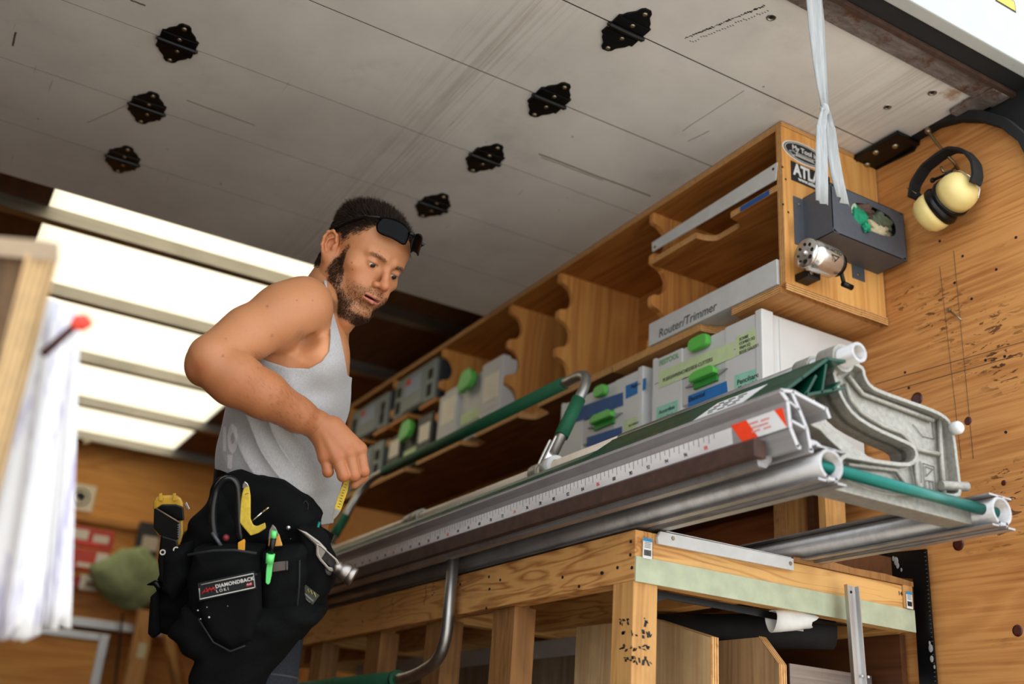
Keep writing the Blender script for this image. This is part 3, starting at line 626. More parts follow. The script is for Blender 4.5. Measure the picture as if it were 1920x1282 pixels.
# castings
def inset(poly, d):
    n = len(poly); out = []
    area = sum(poly[i][0]*poly[(i+1) % n][1]-poly[(i+1) % n][0]*poly[i][1] for i in range(n)); sg = 1 if area > 0 else -1
    for i in range(n):
        a, b, c_ = (np.array(poly[(i-1) % n]), np.array(poly[i]), np.array(poly[(i+1) % n]))
        e1 = (b-a)/max(np.linalg.norm(b-a), 1e-9); e2 = (c_-b)/max(np.linalg.norm(c_-b), 1e-9)
        n1 = np.array([-e1[1], e1[0]])*sg; n2 = np.array([-e2[1], e2[0]])*sg; nm = n1+n2; nm /= max(np.linalg.norm(nm), 1e-6); k = 1/max(nm.dot(n1), .5)
        out.append(tuple(b+nm*d*k))
    return out
YC = 1.115
ol = [(1560, 692), (1568, 722), (1580, 752), (1602, 782), (1640, 806), (1690, 828), (1712, 838), (1718, 850), (1714, 862), (1700, 868), (1650, 862), (1596, 852), (1582, 850), (1572, 862), (1580, 898), (1620, 915), (1660, 928), (1720, 928), (1760, 930), (1800, 934), (1804, 918), (1798, 870), (1792, 820), (1784, 790), (1770, 776), (1745, 764), (1700, 748), (1655, 732), (1634, 722), (1624, 706), (1622, 690), (1612, 682), (1590, 672)]
P3 = [at(1, YC, *p) for p in ol]; poly = [(p[0], p[2]) for p in P3]
def smooth_poly(p, it=1):
    for _ in range(it):
        q = []
        for i in range(len(p)): a, b = np.array(p[i]), np.array(p[(i+1) % len(p)]); q += [tuple(a*.75+b*.25), tuple(a*.25+b*.75)]
        p = q
    return p
poly = smooth_poly(poly, 1)
def casting(y):
    c = MB().prism(poly, 1, y+.018, y+.030, False)
    c.ring(poly, inset(poly, .0065), 1, y, y+.052)
    o = c.build('casting_arm', M_cast, br, .0012)
    # inner stiffening ribs
    def Q(px, py): p = at(1, YC, px, py); return np.array([p[0], y+.012, p[2]])
    r_ = MB()
    for path in ([(1595, 715), (1605, 745), (1625, 770), (1665, 795), (1700, 808), (1718, 825), (1725, 845)], [(1725, 838), (1770, 848)], [(1772, 785), (1776, 850), (1782, 925)], [(1725, 862), (1735, 925)], [(1600, 868), (1690, 878), (1722, 925)], [(1600, 700), (1628, 735), (1700, 762), (1760, 785)]):
        r_.tube([Q(*p) for p in path], .0042, 8)
    r_.build('casting_rib', M_cast, o)
    MB().pipe((1.202, y-.008, .655), (1.202, y+.030, .655), .0235, .0165, 28).pipe((1.202, y+.050, .655), (1.202, y+.085, .655), .0215, .0165, 24).build('pivot_hub', M_cast, o, .001)
    p = at(1, YC, 1790, 805); MB().lathe([(0, .011), (.012, .011), (.016, .008)], (p[0]-.004, y, p[2]), (0, -1, 0), 16).build('boss', M_whitepaint, o)
    p = at(1, YC, 1812, 912); MB().tube([(p[0]-.05, y+.01, p[2]-.006), (p[0]+.004, y+.002, p[2]+.001)], .008, 14).build('pin', M_cast, o)
    MB().box(1.162, 1.49, y+.004, y+.05, .440, .480).build('cross_foot', M_cast, o, .002)
    # second jaw towards the rail
    jl = [(1150, .0)]
    m = MB(); 
    pts_ = [(1.135, .546), (1.165, .548), (1.215, .530), (1.265, .512), (1.305, .508), (1.305, .495), (1.255, .494), (1.215, .505), (1.180, .522), (1.165, .532), (1.135, .538)]
    m.prism(pts_, 1, y+.012, y+.050).build('lower_jaw', M_cast, o, .0015)
    return o
c1 = casting(YC)
for y in (1.96, 2.64, 3.32, 4.10): casting(y)
# emblem on the near casting: framed letters lying sideways
em = MB()
def EL(pts):
    Q = [at(1, YC+.0165, *p) for p in pts]
    for a, b in zip(Q, Q[1:]): em.tube([a, b], .0007, 4)
EL([(1726, 864), (1728, 905)]); EL([(1731, 868), (1752, 875), (1756, 921), (1734, 916), (1731, 868)])
EL([(1735, 874), (1750, 880), (1737, 893), (1735, 874)]); EL([(1736, 900), (1737, 915)]); EL([(1743, 901), (1744, 917)]); EL([(1750, 903), (1751, 918)]); EL([(1736, 900), (1751, 903)])
EL([(1706, 776), (1748, 788), (1752, 823), (1730, 818), (1712, 795)])
em.build('cast_emblem', plain('emblem_shadow', '#6c6a64', .6), c1)
# fallen lower handle: drop tube + green grip
yb = 2.155; xh = 1.068
pth = fillet([(xh, yb, .505), (xh, yb, .24), (xh, yb+.16, .205), (xh, yb+.30, .205)], .12, 10)
hl = thing('swing_handle', 'bent galvanised handle with a green grip hanging down in front of the bench', 'handle', (xh, yb, .5))
MB().tube(pth, .0135, 20).build('bent_tube', M_steel, hl)
MB().tube([(xh, yb+.24, .205), (xh, yb+1.45, .205)], .0185, 20).build('green_grip', M_greengrip, hl)
for y in (yb+.235, yb+.62): MB().lathe([(0, .021), (.012, .021)], (xh, y, .205), (0, 1, 0), 20).build('grip_collar', M_greengrip, hl)
MB().lathe([(0, .0055), (.003, .0045)], (xh-.0135, yb-.003, .480), (-1, 0, 0), 12).build('bolt', M_screw, hl)
MB().lathe([(0, .008), (.02, .008)], (xh, yb, .503), (0, 0, 1), 14).build('stud_end', M_screw, hl)
# raised upper handle (U shape)
A = at(0, 1.205, 1062, 845); A[2] = .675; ya = A[1]
xa, za = at(1, 2.0, 1112, 692)[0], at(1, 2.0, 1112, 692)[2]
yb2 = 3.40
hu = thing('lock_handle', 'raised U shaped clamp handle with green grips along the top of the brake', 'handle', (1.25, 2.6, .68))
n0 = np.array([1.205, 2.0, .665]); n1 = np.array([xa, 2.0, za])
f0 = np.array([1.205, yb2, .665]); f1 = np.array([xa, yb2, za])
MB().tube(fillet([n0+(n1-n0)*.12, n1, n1+np.array([0, .22, 0])], .075, 12), .0125, 18).build('bent_tube', M_steel, hu)
MB().tube(fillet([f0+(f1-f0)*.12, f1, f1-np.array([0, .25, 0])], .12, 12), .0125, 18).build('bent_tube', M_steel, hu)
MB().tube([n1+np.array([0, .13, 0]), f1-np.array([0, .16, 0])], .0165, 20).build('green_grip', M_greengrip, hu)
MB().tube([n0+(n1-n0)*.30, n0+(n1-n0)*.68], .0165, 20).build('green_grip', M_greengrip, hu)
MB().tube([f0+(f1-f0)*.22, f0+(f1-f0)*.5], .0165, 20).build('green_grip', M_greengrip, hu)
for b0, b1, yy in ((n0, n1, 2.0), (f0, f1, yb2)):
    bd = (b1-b0)/np.linalg.norm(b1-b0)
    o = MB().obox(b0+bd*.035, bd*.045, (0, .003, 0), np.cross(bd, (0, 1, 0))*.014).obox(b0+bd*.03+np.array([0, .022, 0]), bd*.045, (0, .003, 0), np.cross(bd, (0, 1, 0))*.014).build('toggle_bracket', M_chrome, hu, .002)
    MB().pipe((1.202, yy-.05, .655), (1.202, yy-.02, .655), .026, .0165, 24).build('bracket_hub', M_whitepaint, o)
    for k in (.01, .06): MB().lathe([(0, .007), (.006, .006)], b0+bd*k+np.array([0, -.003, 0]), (0, -1, 0), 12).build('bracket_bolt', M_screw, o)
print('handle top', xa, za)
# ------------------------------------------------------------------ long wall shelf of plywood
XF, ZT, ZB = 1.524, 1.478, 1.058
sh = thing('wall_shelf', 'long open plywood wall shelf with scalloped dividers under the door', 'shelf', (1.83, 2.9, 1.05))
MB().box(XF, 1.838, 1.575, 4.23, ZT-.018, ZT).build('top_board', M_ply_y, sh)
MB().box(XF-.0008, XF+.0005, 1.575, 4.23, ZT-.018, ZT).build('top_edge', M_edge_z, sh)
# bottom board with finger notches
def notch_edge(y0, y1, notches, x=XF, depth=.055):
    pts = []; y = y0
    for a, b in notches:
        pts.append((x, a))
        n = 8; r = .03
        pts += [(x+depth*math.sin(PI/2*k/n), a+(1-math.cos(PI/2*k/n))*.03) for k in range(1, n+1)]
        pts += [(x+depth*math.cos(PI/2*k/n), b-.03+.03*math.sin(PI/2*k/n)) for k in range(0, n+1)]
    return [(x, y0)]+pts+[(x, y1)]
for y0_, y1_, nts, mtb in ((1.575, 2.215, [(1.735, 1.85)], wood('bottom_ply', 1, '#946034', '#c79257', freq=1.2, dirt=.45)), (2.218, 4.23, [(2.60, 2.72), (3.0, 3.10), (3.45, 3.55)], wood('shaded_bottom_ply', 1, '#4c2c14', '#7a4d28', freq=1.2, dirt=.4))):  # far board's ply darkened to paint in the shade under the shelf
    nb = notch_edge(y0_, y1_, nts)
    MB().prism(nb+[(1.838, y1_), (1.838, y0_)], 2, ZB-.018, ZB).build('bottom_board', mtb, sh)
    e = MB()
    for (xa_, ya_), (xb_, yb_) in zip(nb, nb[1:]):
        v = np.array([ya_-yb_, xb_-xa_]); v = v/np.linalg.norm(v)*.0008
        e.add([(xa_+v[0], ya_+v[1], ZB-.018), (xb_+v[0], yb_+v[1], ZB-.018), (xb_+v[0], yb_+v[1], ZB), (xa_+v[0], ya_+v[1], ZB)], [(0, 1, 2, 3)])
    e.build('bottom_edge', M_edge_z, sh)
MB().box(1.826, 1.838, 1.575, 4.23, ZB, ZT-.018).build('back_board', M_ply_y, sh)
# end panel facing the door
MB().box(XF+.0, 1.836, 1.556, 1.574, ZB-.002, ZT).build('end_panel', M_ply_x if False else wood('end_panel_ply', 2, '#c07c38', '#dfaa62', freq=1.3, knots=.9, dirt=.15), sh)
MB().box(XF-.001, XF+.0, 1.556, 1.574, ZB, ZT).build('end_edge', M_edge_y, sh)
MB().box(XF-.001, 1.838, 1.5545, 1.5575, ZB-.019, ZB-.001).build('end_edge', M_edge_z, sh)
MB().box(XF-.001, 1.836, 1.5545, 1.5565, ZT-.012, ZT+.0).build('end_edge', M_edge_z, sh)
MB().box(1.752, 1.838, 1.553, 1.56, ZB-.019, ZB+.001).build('end_edge', M_edge_z, sh)
# scalloped dividers
def scallop(z0, z1):
    pts = [(XF+.004, z0)]; r = .047; tab = ((z1-z0)-6*r)/4
    for k in range(3):
        a = z0+tab*(k+1)+2*r*k
        pts += [(XF+.004, a-.004), (XF+.009, a+.001)]
        pts += [(XF+.012+(r-.006)*math.cos(t), a+r+(r-.003)*math.sin(t)) for t in np.linspace(-PI/2+.05, PI/2-.05, 14)]
        pts += [(XF+.009, a+2*r-.001), (XF+.004, a+2*r+.004)]
    pts.append((XF+.004, z1)); return pts
M_div = wood('divider_ply', 2, '#a4602a', '#d69a52', freq=1.1, knots=.6)
DY = [2.052, 2.520, 2.822, 3.318, 3.75, 4.212]
for i, y in enumerate(DY):
    if i < 5:
        P = scallop(ZB, ZT-.018)+[(1.826, ZT-.018), (1.826, ZB)]
        o = MB().prism(P, 1, y, y+.018).build('divider', M_div, sh, .0006)
    else: MB().box(XF, 1.826, y, y+.018, ZB, ZT-.018).build('divider', M_div, sh)
# mid shelf in the first bay, with shallow cut-outs
nb2 = notch_edge(1.575, 2.05, [(1.735, 1.865)], depth=.05)
MB().prism(nb2+[(1.826, 2.05), (1.826, 1.575)], 2, 1.298, 1.314).build('middle_board', M_ply_y, sh)
e = MB()
for (xa_, ya_), (xb_, yb_) in zip(nb2, nb2[1:]):
    v = np.array([ya_-yb_, xb_-xa_]); v = v/np.linalg.norm(v)*.0008
    e.add([(xa_+v[0], ya_+v[1], 1.298), (xb_+v[0], yb_+v[1], 1.298), (xb_+v[0], yb_+v[1], 1.314), (xa_+v[0], ya_+v[1], 1.314)], [(0, 1, 2, 3)])
e.build('middle_edge', M_edge_z, sh)
a = at(0, XF+.049, 1455, 358)
MB().box(XF-.0016, XF-.0002, 1.60, 1.70, 1.2995, 1.3125).build('blue_tape', plain('blue_tape', '#1d4f8f', .6), sh)
MB().box(XF, 1.826, 2.538, 2.822, 1.20, 1.216).build('middle_board', M_dim, sh) if False else None
# mid shelves in the far bays
for y0, y1 in ((3.336, 3.75), (3.768, 4.212)):
    nb3 = notch_edge(y0, y1, [(y0+.14, y0+.24)], depth=.05)
    MB().prism(nb3+[(1.826, y1), (1.826, y0)], 2, 1.258, 1.274).build('middle_board', M_ply_y, sh)
t = thing('metal_strip', 'white metal strip screwed across the first bay of the wall shelf', 'metal strip', (XF, 1.8, 1.36))
p0, p1, p2, p3 = at(0, XF-.004, 1457, 304), at(0, XF-.004, 1454, 337), at(0, XF-.004, 1223, 472), at(0, XF-.004, 1222, 455)
v = [p0, p1, p2, p3]; v += [p+np.array([.003, 0, 0]) for p in v]
MB().add(v, [(0, 1, 2, 3), (7, 6, 5, 4), (0, 4, 5, 1), (1, 5, 6, 2), (2, 6, 7, 3), (3, 7, 4, 0)]).build('strip', M_whitepaint, t)
for px, py in ((1450, 317), (1228, 463)): MB().lathe([(0, .0035), (.001, .0035)], at(0, XF-.0045, px, py), (-1, 0, 0), 10).build('screw_hole', M_hole, t)
# white box labelled Router/Trimmer
t = thing('drawer_box', 'long white box lettered Router/Trimmer lying in the first shelf bay', 'box', (1.6, 1.8, ZB))
xb = XF-.006
MB().box(xb, xb+.012, 1.578, 2.048, 1.060, 1.122).build('box_front', M_whitepaint, t, .001)
MB().box(xb+.012, 1.80, 1.60, 2.03, 1.060, 1.108).build('box_body', M_whitepaint, t, .001)
M_pen = plain('marker_green_black', '#1d2a26', .6)
text('lettering', 'Router/Trimmer', M_pen, t, at(0, xb-.0006, 1287, 601), (0, -1, 0), (0, 0, 1), .033, shear=.15, bold=.0)
# ------------------------------------------------------------------ tool cases
M_case = plain('light_grey_case', '#cbcbc9', .45, 0, 15, .05, .02)
M_case2 = plain('grey_case_recess', '#bdbcba', .5, 0, 15, .05)
M_lime = plain('green_latch', '#5cb94c', .4, 0, 20, .08)
M_limed = plain('green_latch_shade', '#2f8a34', .5)
M_tapeg = plain('pale_green_tape', '#c3d4a2', .7, 0, 40, .12)
M_tapet = plain('mint_tape', '#93cdb4', .7, 0, 40, .12)
M_tapeb = plain('blue_masking_tape', '#1f6fb4', .65, 0, 40, .12)
M_tapen = plain('denim_tape', '#3a5c92', .7, 0, 40, .2)
M_logo = plain('green_logo_print', '#74a878', .6)
xc = XF
def FP(y, z, off=0.): return (xc-off, y, z)
def flat(t, name, mat, y0, y1, z0, z1, x=0., th=.0006):   # a plate on the case front; x = how proud of the front
    return MB().box(xc-x-th, xc-x, min(y0, y1), max(y0, y1), z0, z1).build(name, mat, t)
def case_shell(t, yn, yf, z0, z1, depth=.300, mat=None):
    mat = mat or M_case; W_ = yf-yn
    MB().box(xc+.010, xc+depth, yn+.006, yf-.006, z0, z1-.004).build('case_body', mat, t, .004)
    MB().box(xc-.006, xc+.03, yn, yn+.022, z0, z1-.002).build('corner_column', mat, t, .003)      # near corner post
    MB().box(xc-.004, xc+.03, yf-.014, yf, z0, z1-.002).build('corner_column', mat, t, .003)
    MB().box(xc-.004, xc+.012, yn+.018, yn+.125, z0, z1-.008).build('front_panel', mat, t, .002)
    MB().box(xc-.004, xc+.012, yf-.118, yf-.010, z0, z1-.008).build('front_panel', mat, t, .002)
    # side relief
    MB().box(xc+.05, xc+.17, yn+.002, yn+.008, z0+.01, z1-.01).build('side_panel', mat, t, .0015)
    MB().box(xc+.18, xc+depth, yn+.003, yn+.008, z0+.01, z1-.045).build('side_panel', mat, t, .0015)
def latch(t, y, z, w=.034, h=.052, x=.004):
    m = MB(); prof = []
    for a in range(20):
        a_ = 2*PI*a/20; prof.append((y+w/2*np.sign(math.cos(a_))*abs(math.cos(a_))**.5, z+h/2*np.sign(math.sin(a_))*abs(math.sin(a_))**.7))
    m.prism(prof, 0, xc-x, xc-x-.016).build('latch', M_lime, t, .003)
def handle(t, y0, y1, z):
    MB().prism([(y0, z), (y1, z), (y1+.0, z+.016), (y1-.02, z+.022), (y0+.014, z+.022), (y0, z+.012)], 0, xc-.004, xc-.024).build('drawer_handle', M_lime, t, .003)
    MB().box(xc-.010, xc-.003, y0+.004, y1-.002, z-.016, z).build('handle_recess', M_limed, t, .001)
    m = MB(); m.prism([(y0-.03, z+.004), (y0, z+.008), (y0, z-.004)], 0, xc-.004, xc-.010); m.prism([(y1+.03, z-.002), (y1, z+.006), (y1, z-.006)], 0, xc-.004, xc-.010)
    m.build('handle_wing', plain('grey_wing', '#9a9a98', .5), t)
def scrib(t, s_, px, py, size, x=.0054, mat=None, **k):
    return text('lettering', s_, mat or M_ink, t, at(0, xc-x, px, py), (0, -1, 0), (0, 0, 1), size, **k)
def FQ(px, py, x=0.): p = at(0, xc-x, px, py); return p[1], p[2]
# case A (nearer)
tA = thing('tool_case', 'light grey drawer case with pliers and electrical labels, nearest the shelf end', 'tool case', (1.67, 1.83, .703))
case_shell(tA, 1.630, 2.032, .703, 1.022)
MB().box(xc-.003, xc+.012, 1.755, 1.915, .703, .80).box(xc-.003, xc+.012, 1.755, 1.915, .862, .93).build('drawer_front', M_case2, tA, .002)
MB().box(xc-.001, xc+.012, 1.755, 1.915, .955, 1.012).build('lid_front', M_case, tA, .002)
seam = MB()
for z in (.948,): seam.box(xc-.0046, xc-.003, 1.652, 1.755, z, z+.0012).box(xc-.0046, xc-.003, 1.915, 2.02, z, z+.0012).box(xc-.0036, xc-.0025, 1.755, 1.915, z, z+.0016)
seam.build('seam_shadow_gap', M_hole, tA, kind='stuff')
y, z = FQ(1318, 645); latch(tA, y, z, .070, .034)
y0, z0 = FQ(1352, 702); y1, z1 = FQ(1305, 720); handle(tA, y0, y1, (z0+z1)/2)
def tape(t, name, mat, quad, x=.0048, th=.0005):
    v = [at(0, xc-x, *p) for p in quad]; v += [p+np.array([th, 0, 0]) for p in v]
    return MB().add(v, [(0, 1, 2, 3), (7, 6, 5, 4), (0, 4, 5, 1), (1, 5, 6, 2), (2, 6, 7, 3), (3, 7, 4, 0)]).build(name, mat, t)
tape(tA, 'label_tape', M_tapeg, [(1379, 632), (1428, 608), (1427, 646), (1379, 668)], .0052)
tape(tA, 'label_tape', M_tapet, [(1377, 704), (1425, 688), (1424, 726), (1377, 738)], .0052)
tape(tA, 'label_tape', M_tapeg, [(1235, 696), (1376, 640), (1376, 670), (1235, 728)], .0052)
tape(tA, 'label_tape', M_tapet, [(1231, 764), (1271, 749), (1270, 778), (1230, 792)], .0052)
tape(tA, 'label_tape', M_tapeb, [(1290, 742), (1362, 714), (1365, 742), (1290, 764)], .0052)
for i, l in enumerate(('SCRIBE', 'COMBO SQ', 'TRIM SQ', 'EDGE GAUGES')): scrib(tA, l, 1386, 637+i*8.3, .0098, .0060, align='LEFT')
scrib(tA, 'Pencilsare', 1402, 710, .0175, .006); scrib(tA, 'Marker Ink', 1402, 722, .0145, .006)
scrib(tA, 'PLIERS/WRENCHES/SIDE-CUTTERS', 1288, 694, .0135, .006, sx=.92)
scrib(tA, 'Accordion', 1250, 768, .0145, .006); scrib(tA, 'Laser Bench', 1250, 780, .0105, .006)
scrib(tA, 'Electrical', 1306, 744, .0165, .006); scrib(tA, 'FESTOOL', 1254, 674, .019, .005, M_logo, bold=.0005)
# case B (further)
tB = thing('tool_case', 'light grey drawer case with blue tape labels behind the green clamp handle', 'tool case', (1.67, 2.26, .703))
case_shell(tB, 2.070, 2.462, .703, 1.016)
MB().box(xc-.003, xc+.012, 2.195, 2.345, .703, .80).box(xc-.003, xc+.012, 2.195, 2.345, .862, .93).build('drawer_front', M_case2, tB, .002)
MB().box(xc-.001, xc+.012, 2.195, 2.345, .955, 1.008).build('lid_front', M_case, tB, .002)
y, z = FQ(1133, 735); latch(tB, y, z, .052, .032)
y0, z0 = FQ(1158, 783); y1, z1 = FQ(1118, 798); handle(tB, y0, y1, (z0+z1)/2)
tape(tB, 'label_tape', M_tapeb, [(1173, 723), (1211, 708), (1211, 729), (1173, 748)], .0052)
tape(tB, 'label_tape', M_tapen, [(1062, 771), (1168, 735), (1168, 760), (1062, 798)], .0052)
tape(tB, 'label_tape', M_tapen, [(1100, 820), (1166, 799), (1166, 822), (1100, 838)], .0052)
tape(tB, 'label_tape', M_tapeg, [(1171, 788), (1205, 776), (1204, 800), (1170, 812)], .0052)
scrib(tB, 'Magnets', 1192, 722, .013, .006); scrib(tB, 'SELF SHANKS', 1188, 795, .0075, .006)
# lower big case glimpsed below the castings
# far bay case (light grey with big green latch)
def small_case(name, label, yn, yf, z0, z1, px_l, dark=False):
    t = thing(name, label, 'tool case', (1.67, (yn+yf)/2, z0)); mt = plain('charcoal_case', '#3a3634', .5) if dark else M_case2
    W_ = yf-yn
    MB().box(xc+.016, xc+.29, yn+.004, yf-.004, z0, z1-.006).build('case_body', mt, t, .004)
    MB().box(xc+.0, xc+.03, yn, yn+W_*.31, z0, z1).build('front_panel', mt, t, .003); MB().box(xc+.0, xc+.03, yf-W_*.31, yf, z0, z1-.03).build('front_panel', mt, t, .003)
    ml = plain('cream_label', '#e2d9c8', .6)
    for a in (yn+W_*.04, yf-W_*.28): MB().box(xc-.0012, xc, a, a+W_*.22, z0+.38*(z1-z0), z1-.22*(z1-z0)).build('paper_label', ml, t)
    for a in (yn+W_*.02, yf-W_*.30):
        for k in range(3): MB().box(xc-.0012, xc, a, a+W_*.26, z0+.08*(z1-z0)+k*.02, z0+.08*(z1-z0)+k*.02+.003).build('front_rib', mt, t)
    MB().box(xc-.0012+.014, xc+.016, yn+W_*.34, yf-W_*.34, z0+.25*(z1-z0), z0+.42*(z1-z0)).build('label_tape', M_tapeg, t)
    yc, zc = (yn+yf)/2, z1-.03
    MB().prism([(yc-.05, zc-.01), (yc-.03, zc-.03), (yc+.036, zc-.038), (yc+.055, zc-.015), (yc+.03, zc+.034), (yc-.018, zc+.040), (yc-.046, zc+.02)], 0, xc+.0, xc-.022).build('latch', M_lime, t, .004)
    return t
small_case('tool_case', 'pale grey tool case with a big green latch in the middle of the wall shelf', 2.845, 3.30, ZB+.001, 1.29, 0)
small_case('tool_case', 'dark case with green latch on the bottom board of the far shelf', 3.35, 3.74, ZB+.001, 1.225, 0, dark=True)
# dark grey power tool cases in the two far bays
def tool_box(label, yn, yf, z0, z1, red=True):
    t = thing('carry_case', label, 'tool case', (1.67, (yn+yf)/2, z0)); mg = plain('slate_case', '#7d8583', .5, 0, 30, .1)
    MB().box(xc+.012, xc+.28, yn+.004, yf-.004, z0, z1).build('case_body', plain('slate_dark', '#1f2730', .6), t, .004)
    w = yf-yn
    MB().box(xc+.0, xc+.02, yn+.05*w, yf-.05*w, z0+.004, z1-.004).build('front_shell', mg, t, .006)
    MB().box(xc-.006, xc+.01, yn+.27*w, yf-.27*w, z0+.01, z1-.02).build('centre_panel', mg, t, .003)
    for a in (yn+.1*w, yf-.2*w):
        MB().box(xc-.003, xc+.004, a, a+.1*w, z0+.02, z0+.07).build('black_clip', M_blackmatte, t, .003)
        MB().box(xc-.003, xc+.004, a, a+.1*w, z1-.08, z1-.04).build('black_clip', M_blackmatte, t, .003)
    lb = MB().box(xc-.0075, xc-.006, yn+.33*w, yf-.33*w, z0+.4*(z1-z0), z1-.2*(z1-z0)).build('paper_label', plain('case_label', '#8f9ab0', .5), t)
    MB().box(xc-.0085, xc-.0075, yf-.45*w, yf-.34*w, z1-.34*(z1-z0), z1-.2*(z1-z0)).build('red_mark', plain('label_red', '#c2322a', .5), t)
    return t
tool_box('slate grey carry case with red label corner on the middle board of the far shelf', 3.345, 3.745, 1.276, 1.445)
tool_box('slate grey carry case at the very end of the wall shelf, upper one', 3.775, 4.205, 1.276, 1.43)
tool_box('slate grey carry case at the very end of the wall shelf, lower one', 3.775, 4.205, ZB+.001, 1.225)
# ------------------------------------------------------------------ stickers on the end panel
def E_(px, py, o=0.): return at(1, 1.556-o, px, py)
t = thing('oval_sticker', 'black oval sticker reading My Tool is with an arrow on the shelf end panel', 'sticker', E_(1500, 287))
c0 = E_(1508, 290); 
def oval(rx, rz, o, n=40, rot=0.): return [(c0[0]+rx*math.cos(2*PI*k/n), c0[2]+rz*math.sin(2*PI*k/n)) for k in range(n)]
MB().prism(oval(.070, .0285, 0), 1, 1.5558, 1.5552).build('oval_paper', M_white, t)
MB().prism(oval(.066, .0255, 0), 1, 1.5552, 1.5549).build('oval_black', M_ink, t)
MB().ring(oval(.0625, .0232, 0), oval(.0608, .0218, 0), 1, 1.5549, 1.5547).build('oval_line', M_white, t)
text('lettering', 'My Tool is', M_white, t, (c0[0], 1.5546, c0[2]+.006), (1, 0, 0), (0, 0, 1), .0185, bold=.0003)
ar = [(-.05, 0-.007), (-.034, .004-.006), (-.034, -.0015-.003), (.034, -.0015-.003), (.034, .004-.006), (.05, -.009), (.034, -.019), (.034, -.014), (-.034, -.014), (-.034, -.018)]
ar = [(c0[0]+x, c0[2]+z) for x, z in ar]
MB().ring(ar, inset(ar, .0010), 1, 1.5549, 1.5546).build('arrow_outline', M_white, t)
text('lettering', 'Smmmmooth', M_white, t, (c0[0], 1.5546, c0[2]-.0095), (1, 0, 0), (0, 0, 1), .0105)
t = thing('atlas_sticker', 'black rectangular sticker with bold white ATLA letters and web address below the oval one', 'sticker', E_(1520, 325))
c1_ = E_(1482, 300); z_t, z_b = c1_[2]-.001, E_(1486, 338)[2]
MB().box(c1_[0], c1_[0]+.125, 1.5552, 1.5558, z_b, z_t).build('sticker_face', M_ink, t)
text('lettering', 'ATLAS', M_white, t, (c1_[0]+.008, 1.5550, (z_t*.6+z_b*.4)), (1, 0, 0), (0, 0, 1), .043, align='LEFT', bold=.0016, sx=.80)
text('lettering', 'www.atlas', M_white, t, (c1_[0]+.022, 1.5550, z_b+.010), (1, 0, 0), (0, 0, 1), .0135, align='LEFT', bold=.0005)
for px, py in ((1467, 313), (1473, 336), (1468, 383), (1478, 398), (1606, 302)): MB().lathe([(0, .0028), (.0008, .0028)], E_(px, py), (0, -1, 0), 8).build('nail_hole', M_hole, sh)
# ------------------------------------------------------------------ dark sheet metal glove dispenser
t = thing('glove_dispenser', 'dark grey sheet metal glove box with oval opening on the shelf end panel', 'dispenser', (1.7, 1.5, 1.15))
x0, x1, y0, y1, z0, z1 = 1.583, 1.816, 1.468, 1.555, 1.166, 1.290
M_slate = plain('dark_grey_powder_coat', '#50545c', .55, .1, 80, .15)
n = 36
oval_ = [(1.715+.072*math.copysign(abs(math.cos(2*PI*k/n))**.8, math.cos(2*PI*k/n)), 1.240+.033*math.copysign(abs(math.sin(2*PI*k/n))**.8, math.sin(2*PI*k/n))) for k in range(n)]
def rect_loop(n):
    out = []
    for k in range(n):
        a = 2*PI*k/n; c, s_ = math.cos(a), math.sin(a); hw_, hh = (x1-x0)/2, (z1-z0)/2; q = 1/max(abs(c)/hw_*1., abs(s_)/hh*1.) if False else 1/max(abs(c)/1., abs(s_)/1.)
        out.append(((x0+x1)/2+c*q*hw_, (z0+z1)/2+s_*q*hh))
    return out
MB().ring(rect_loop(36), oval_, 1, y0, y0+.0015).build('front_plate', M_slate, t)
MB().box(x0, x0+.0015, y0, y1, z0, z1).build('side_plate', M_slate, t); MB().box(x1-.0015, x1, y0, y1, z0, z1).build('side_plate', M_slate, t)
MB().box(x0, x1, y0, y1, z0, z0+.0015).build('bottom_plate', M_slate, t); MB().box(x0, x1, y0, y1, z1-.0015, z1).build('top_plate', M_slate, t)
MB().box(x0-.030, x0+.001, y1-.001, y1+.0008, z0-.004, z1-.004).build('mounting_flange', M_slate, t)
MB().box(x1-.085, x1-.045, y1-.001, y1+.0008, z0-.034, z0+.002).build('mounting_flange', M_slate, t)
MB().box(x1-.062, x1-.035, y1-.001, y1+.0008, z1-.002, z1+.008).build('mounting_flange', M_slate, t)
for p in ((x0-.015, z1-.022), (x1-.068, z0-.022)): MB().lathe([(0, .0045), (.003, .003)], (p[0], y1-.001, p[1]), (0, -1, 0), 12).build('screw', M_screw, t)
def crumple(cx, cy, cz, rx, ry, rz, seed, fr=3., amp=.35):
    rg = np.random.default_rng(seed); m = MB().ball((0, 0, 0), 1., 22, 14); ph = rg.uniform(0, 6, 9)
    v = []
    for p in m.v:
        p = np.array(p); k = 1+amp*(math.sin(fr*p[0]*2+ph[0]+2*p[1])*math.cos(fr*p[1]*1.7+ph[1])+.5*math.sin(fr*2.3*p[2]+ph[2]+p[0]*4)+.35*math.sin(fr*4*p[0]+ph[3])*math.sin(fr*4*p[2]+ph[4]))
        v.append((cx+rx*p[0]*k, cy+ry*p[1]*k, cz+rz*p[2]*k))
    m.v = v; return m
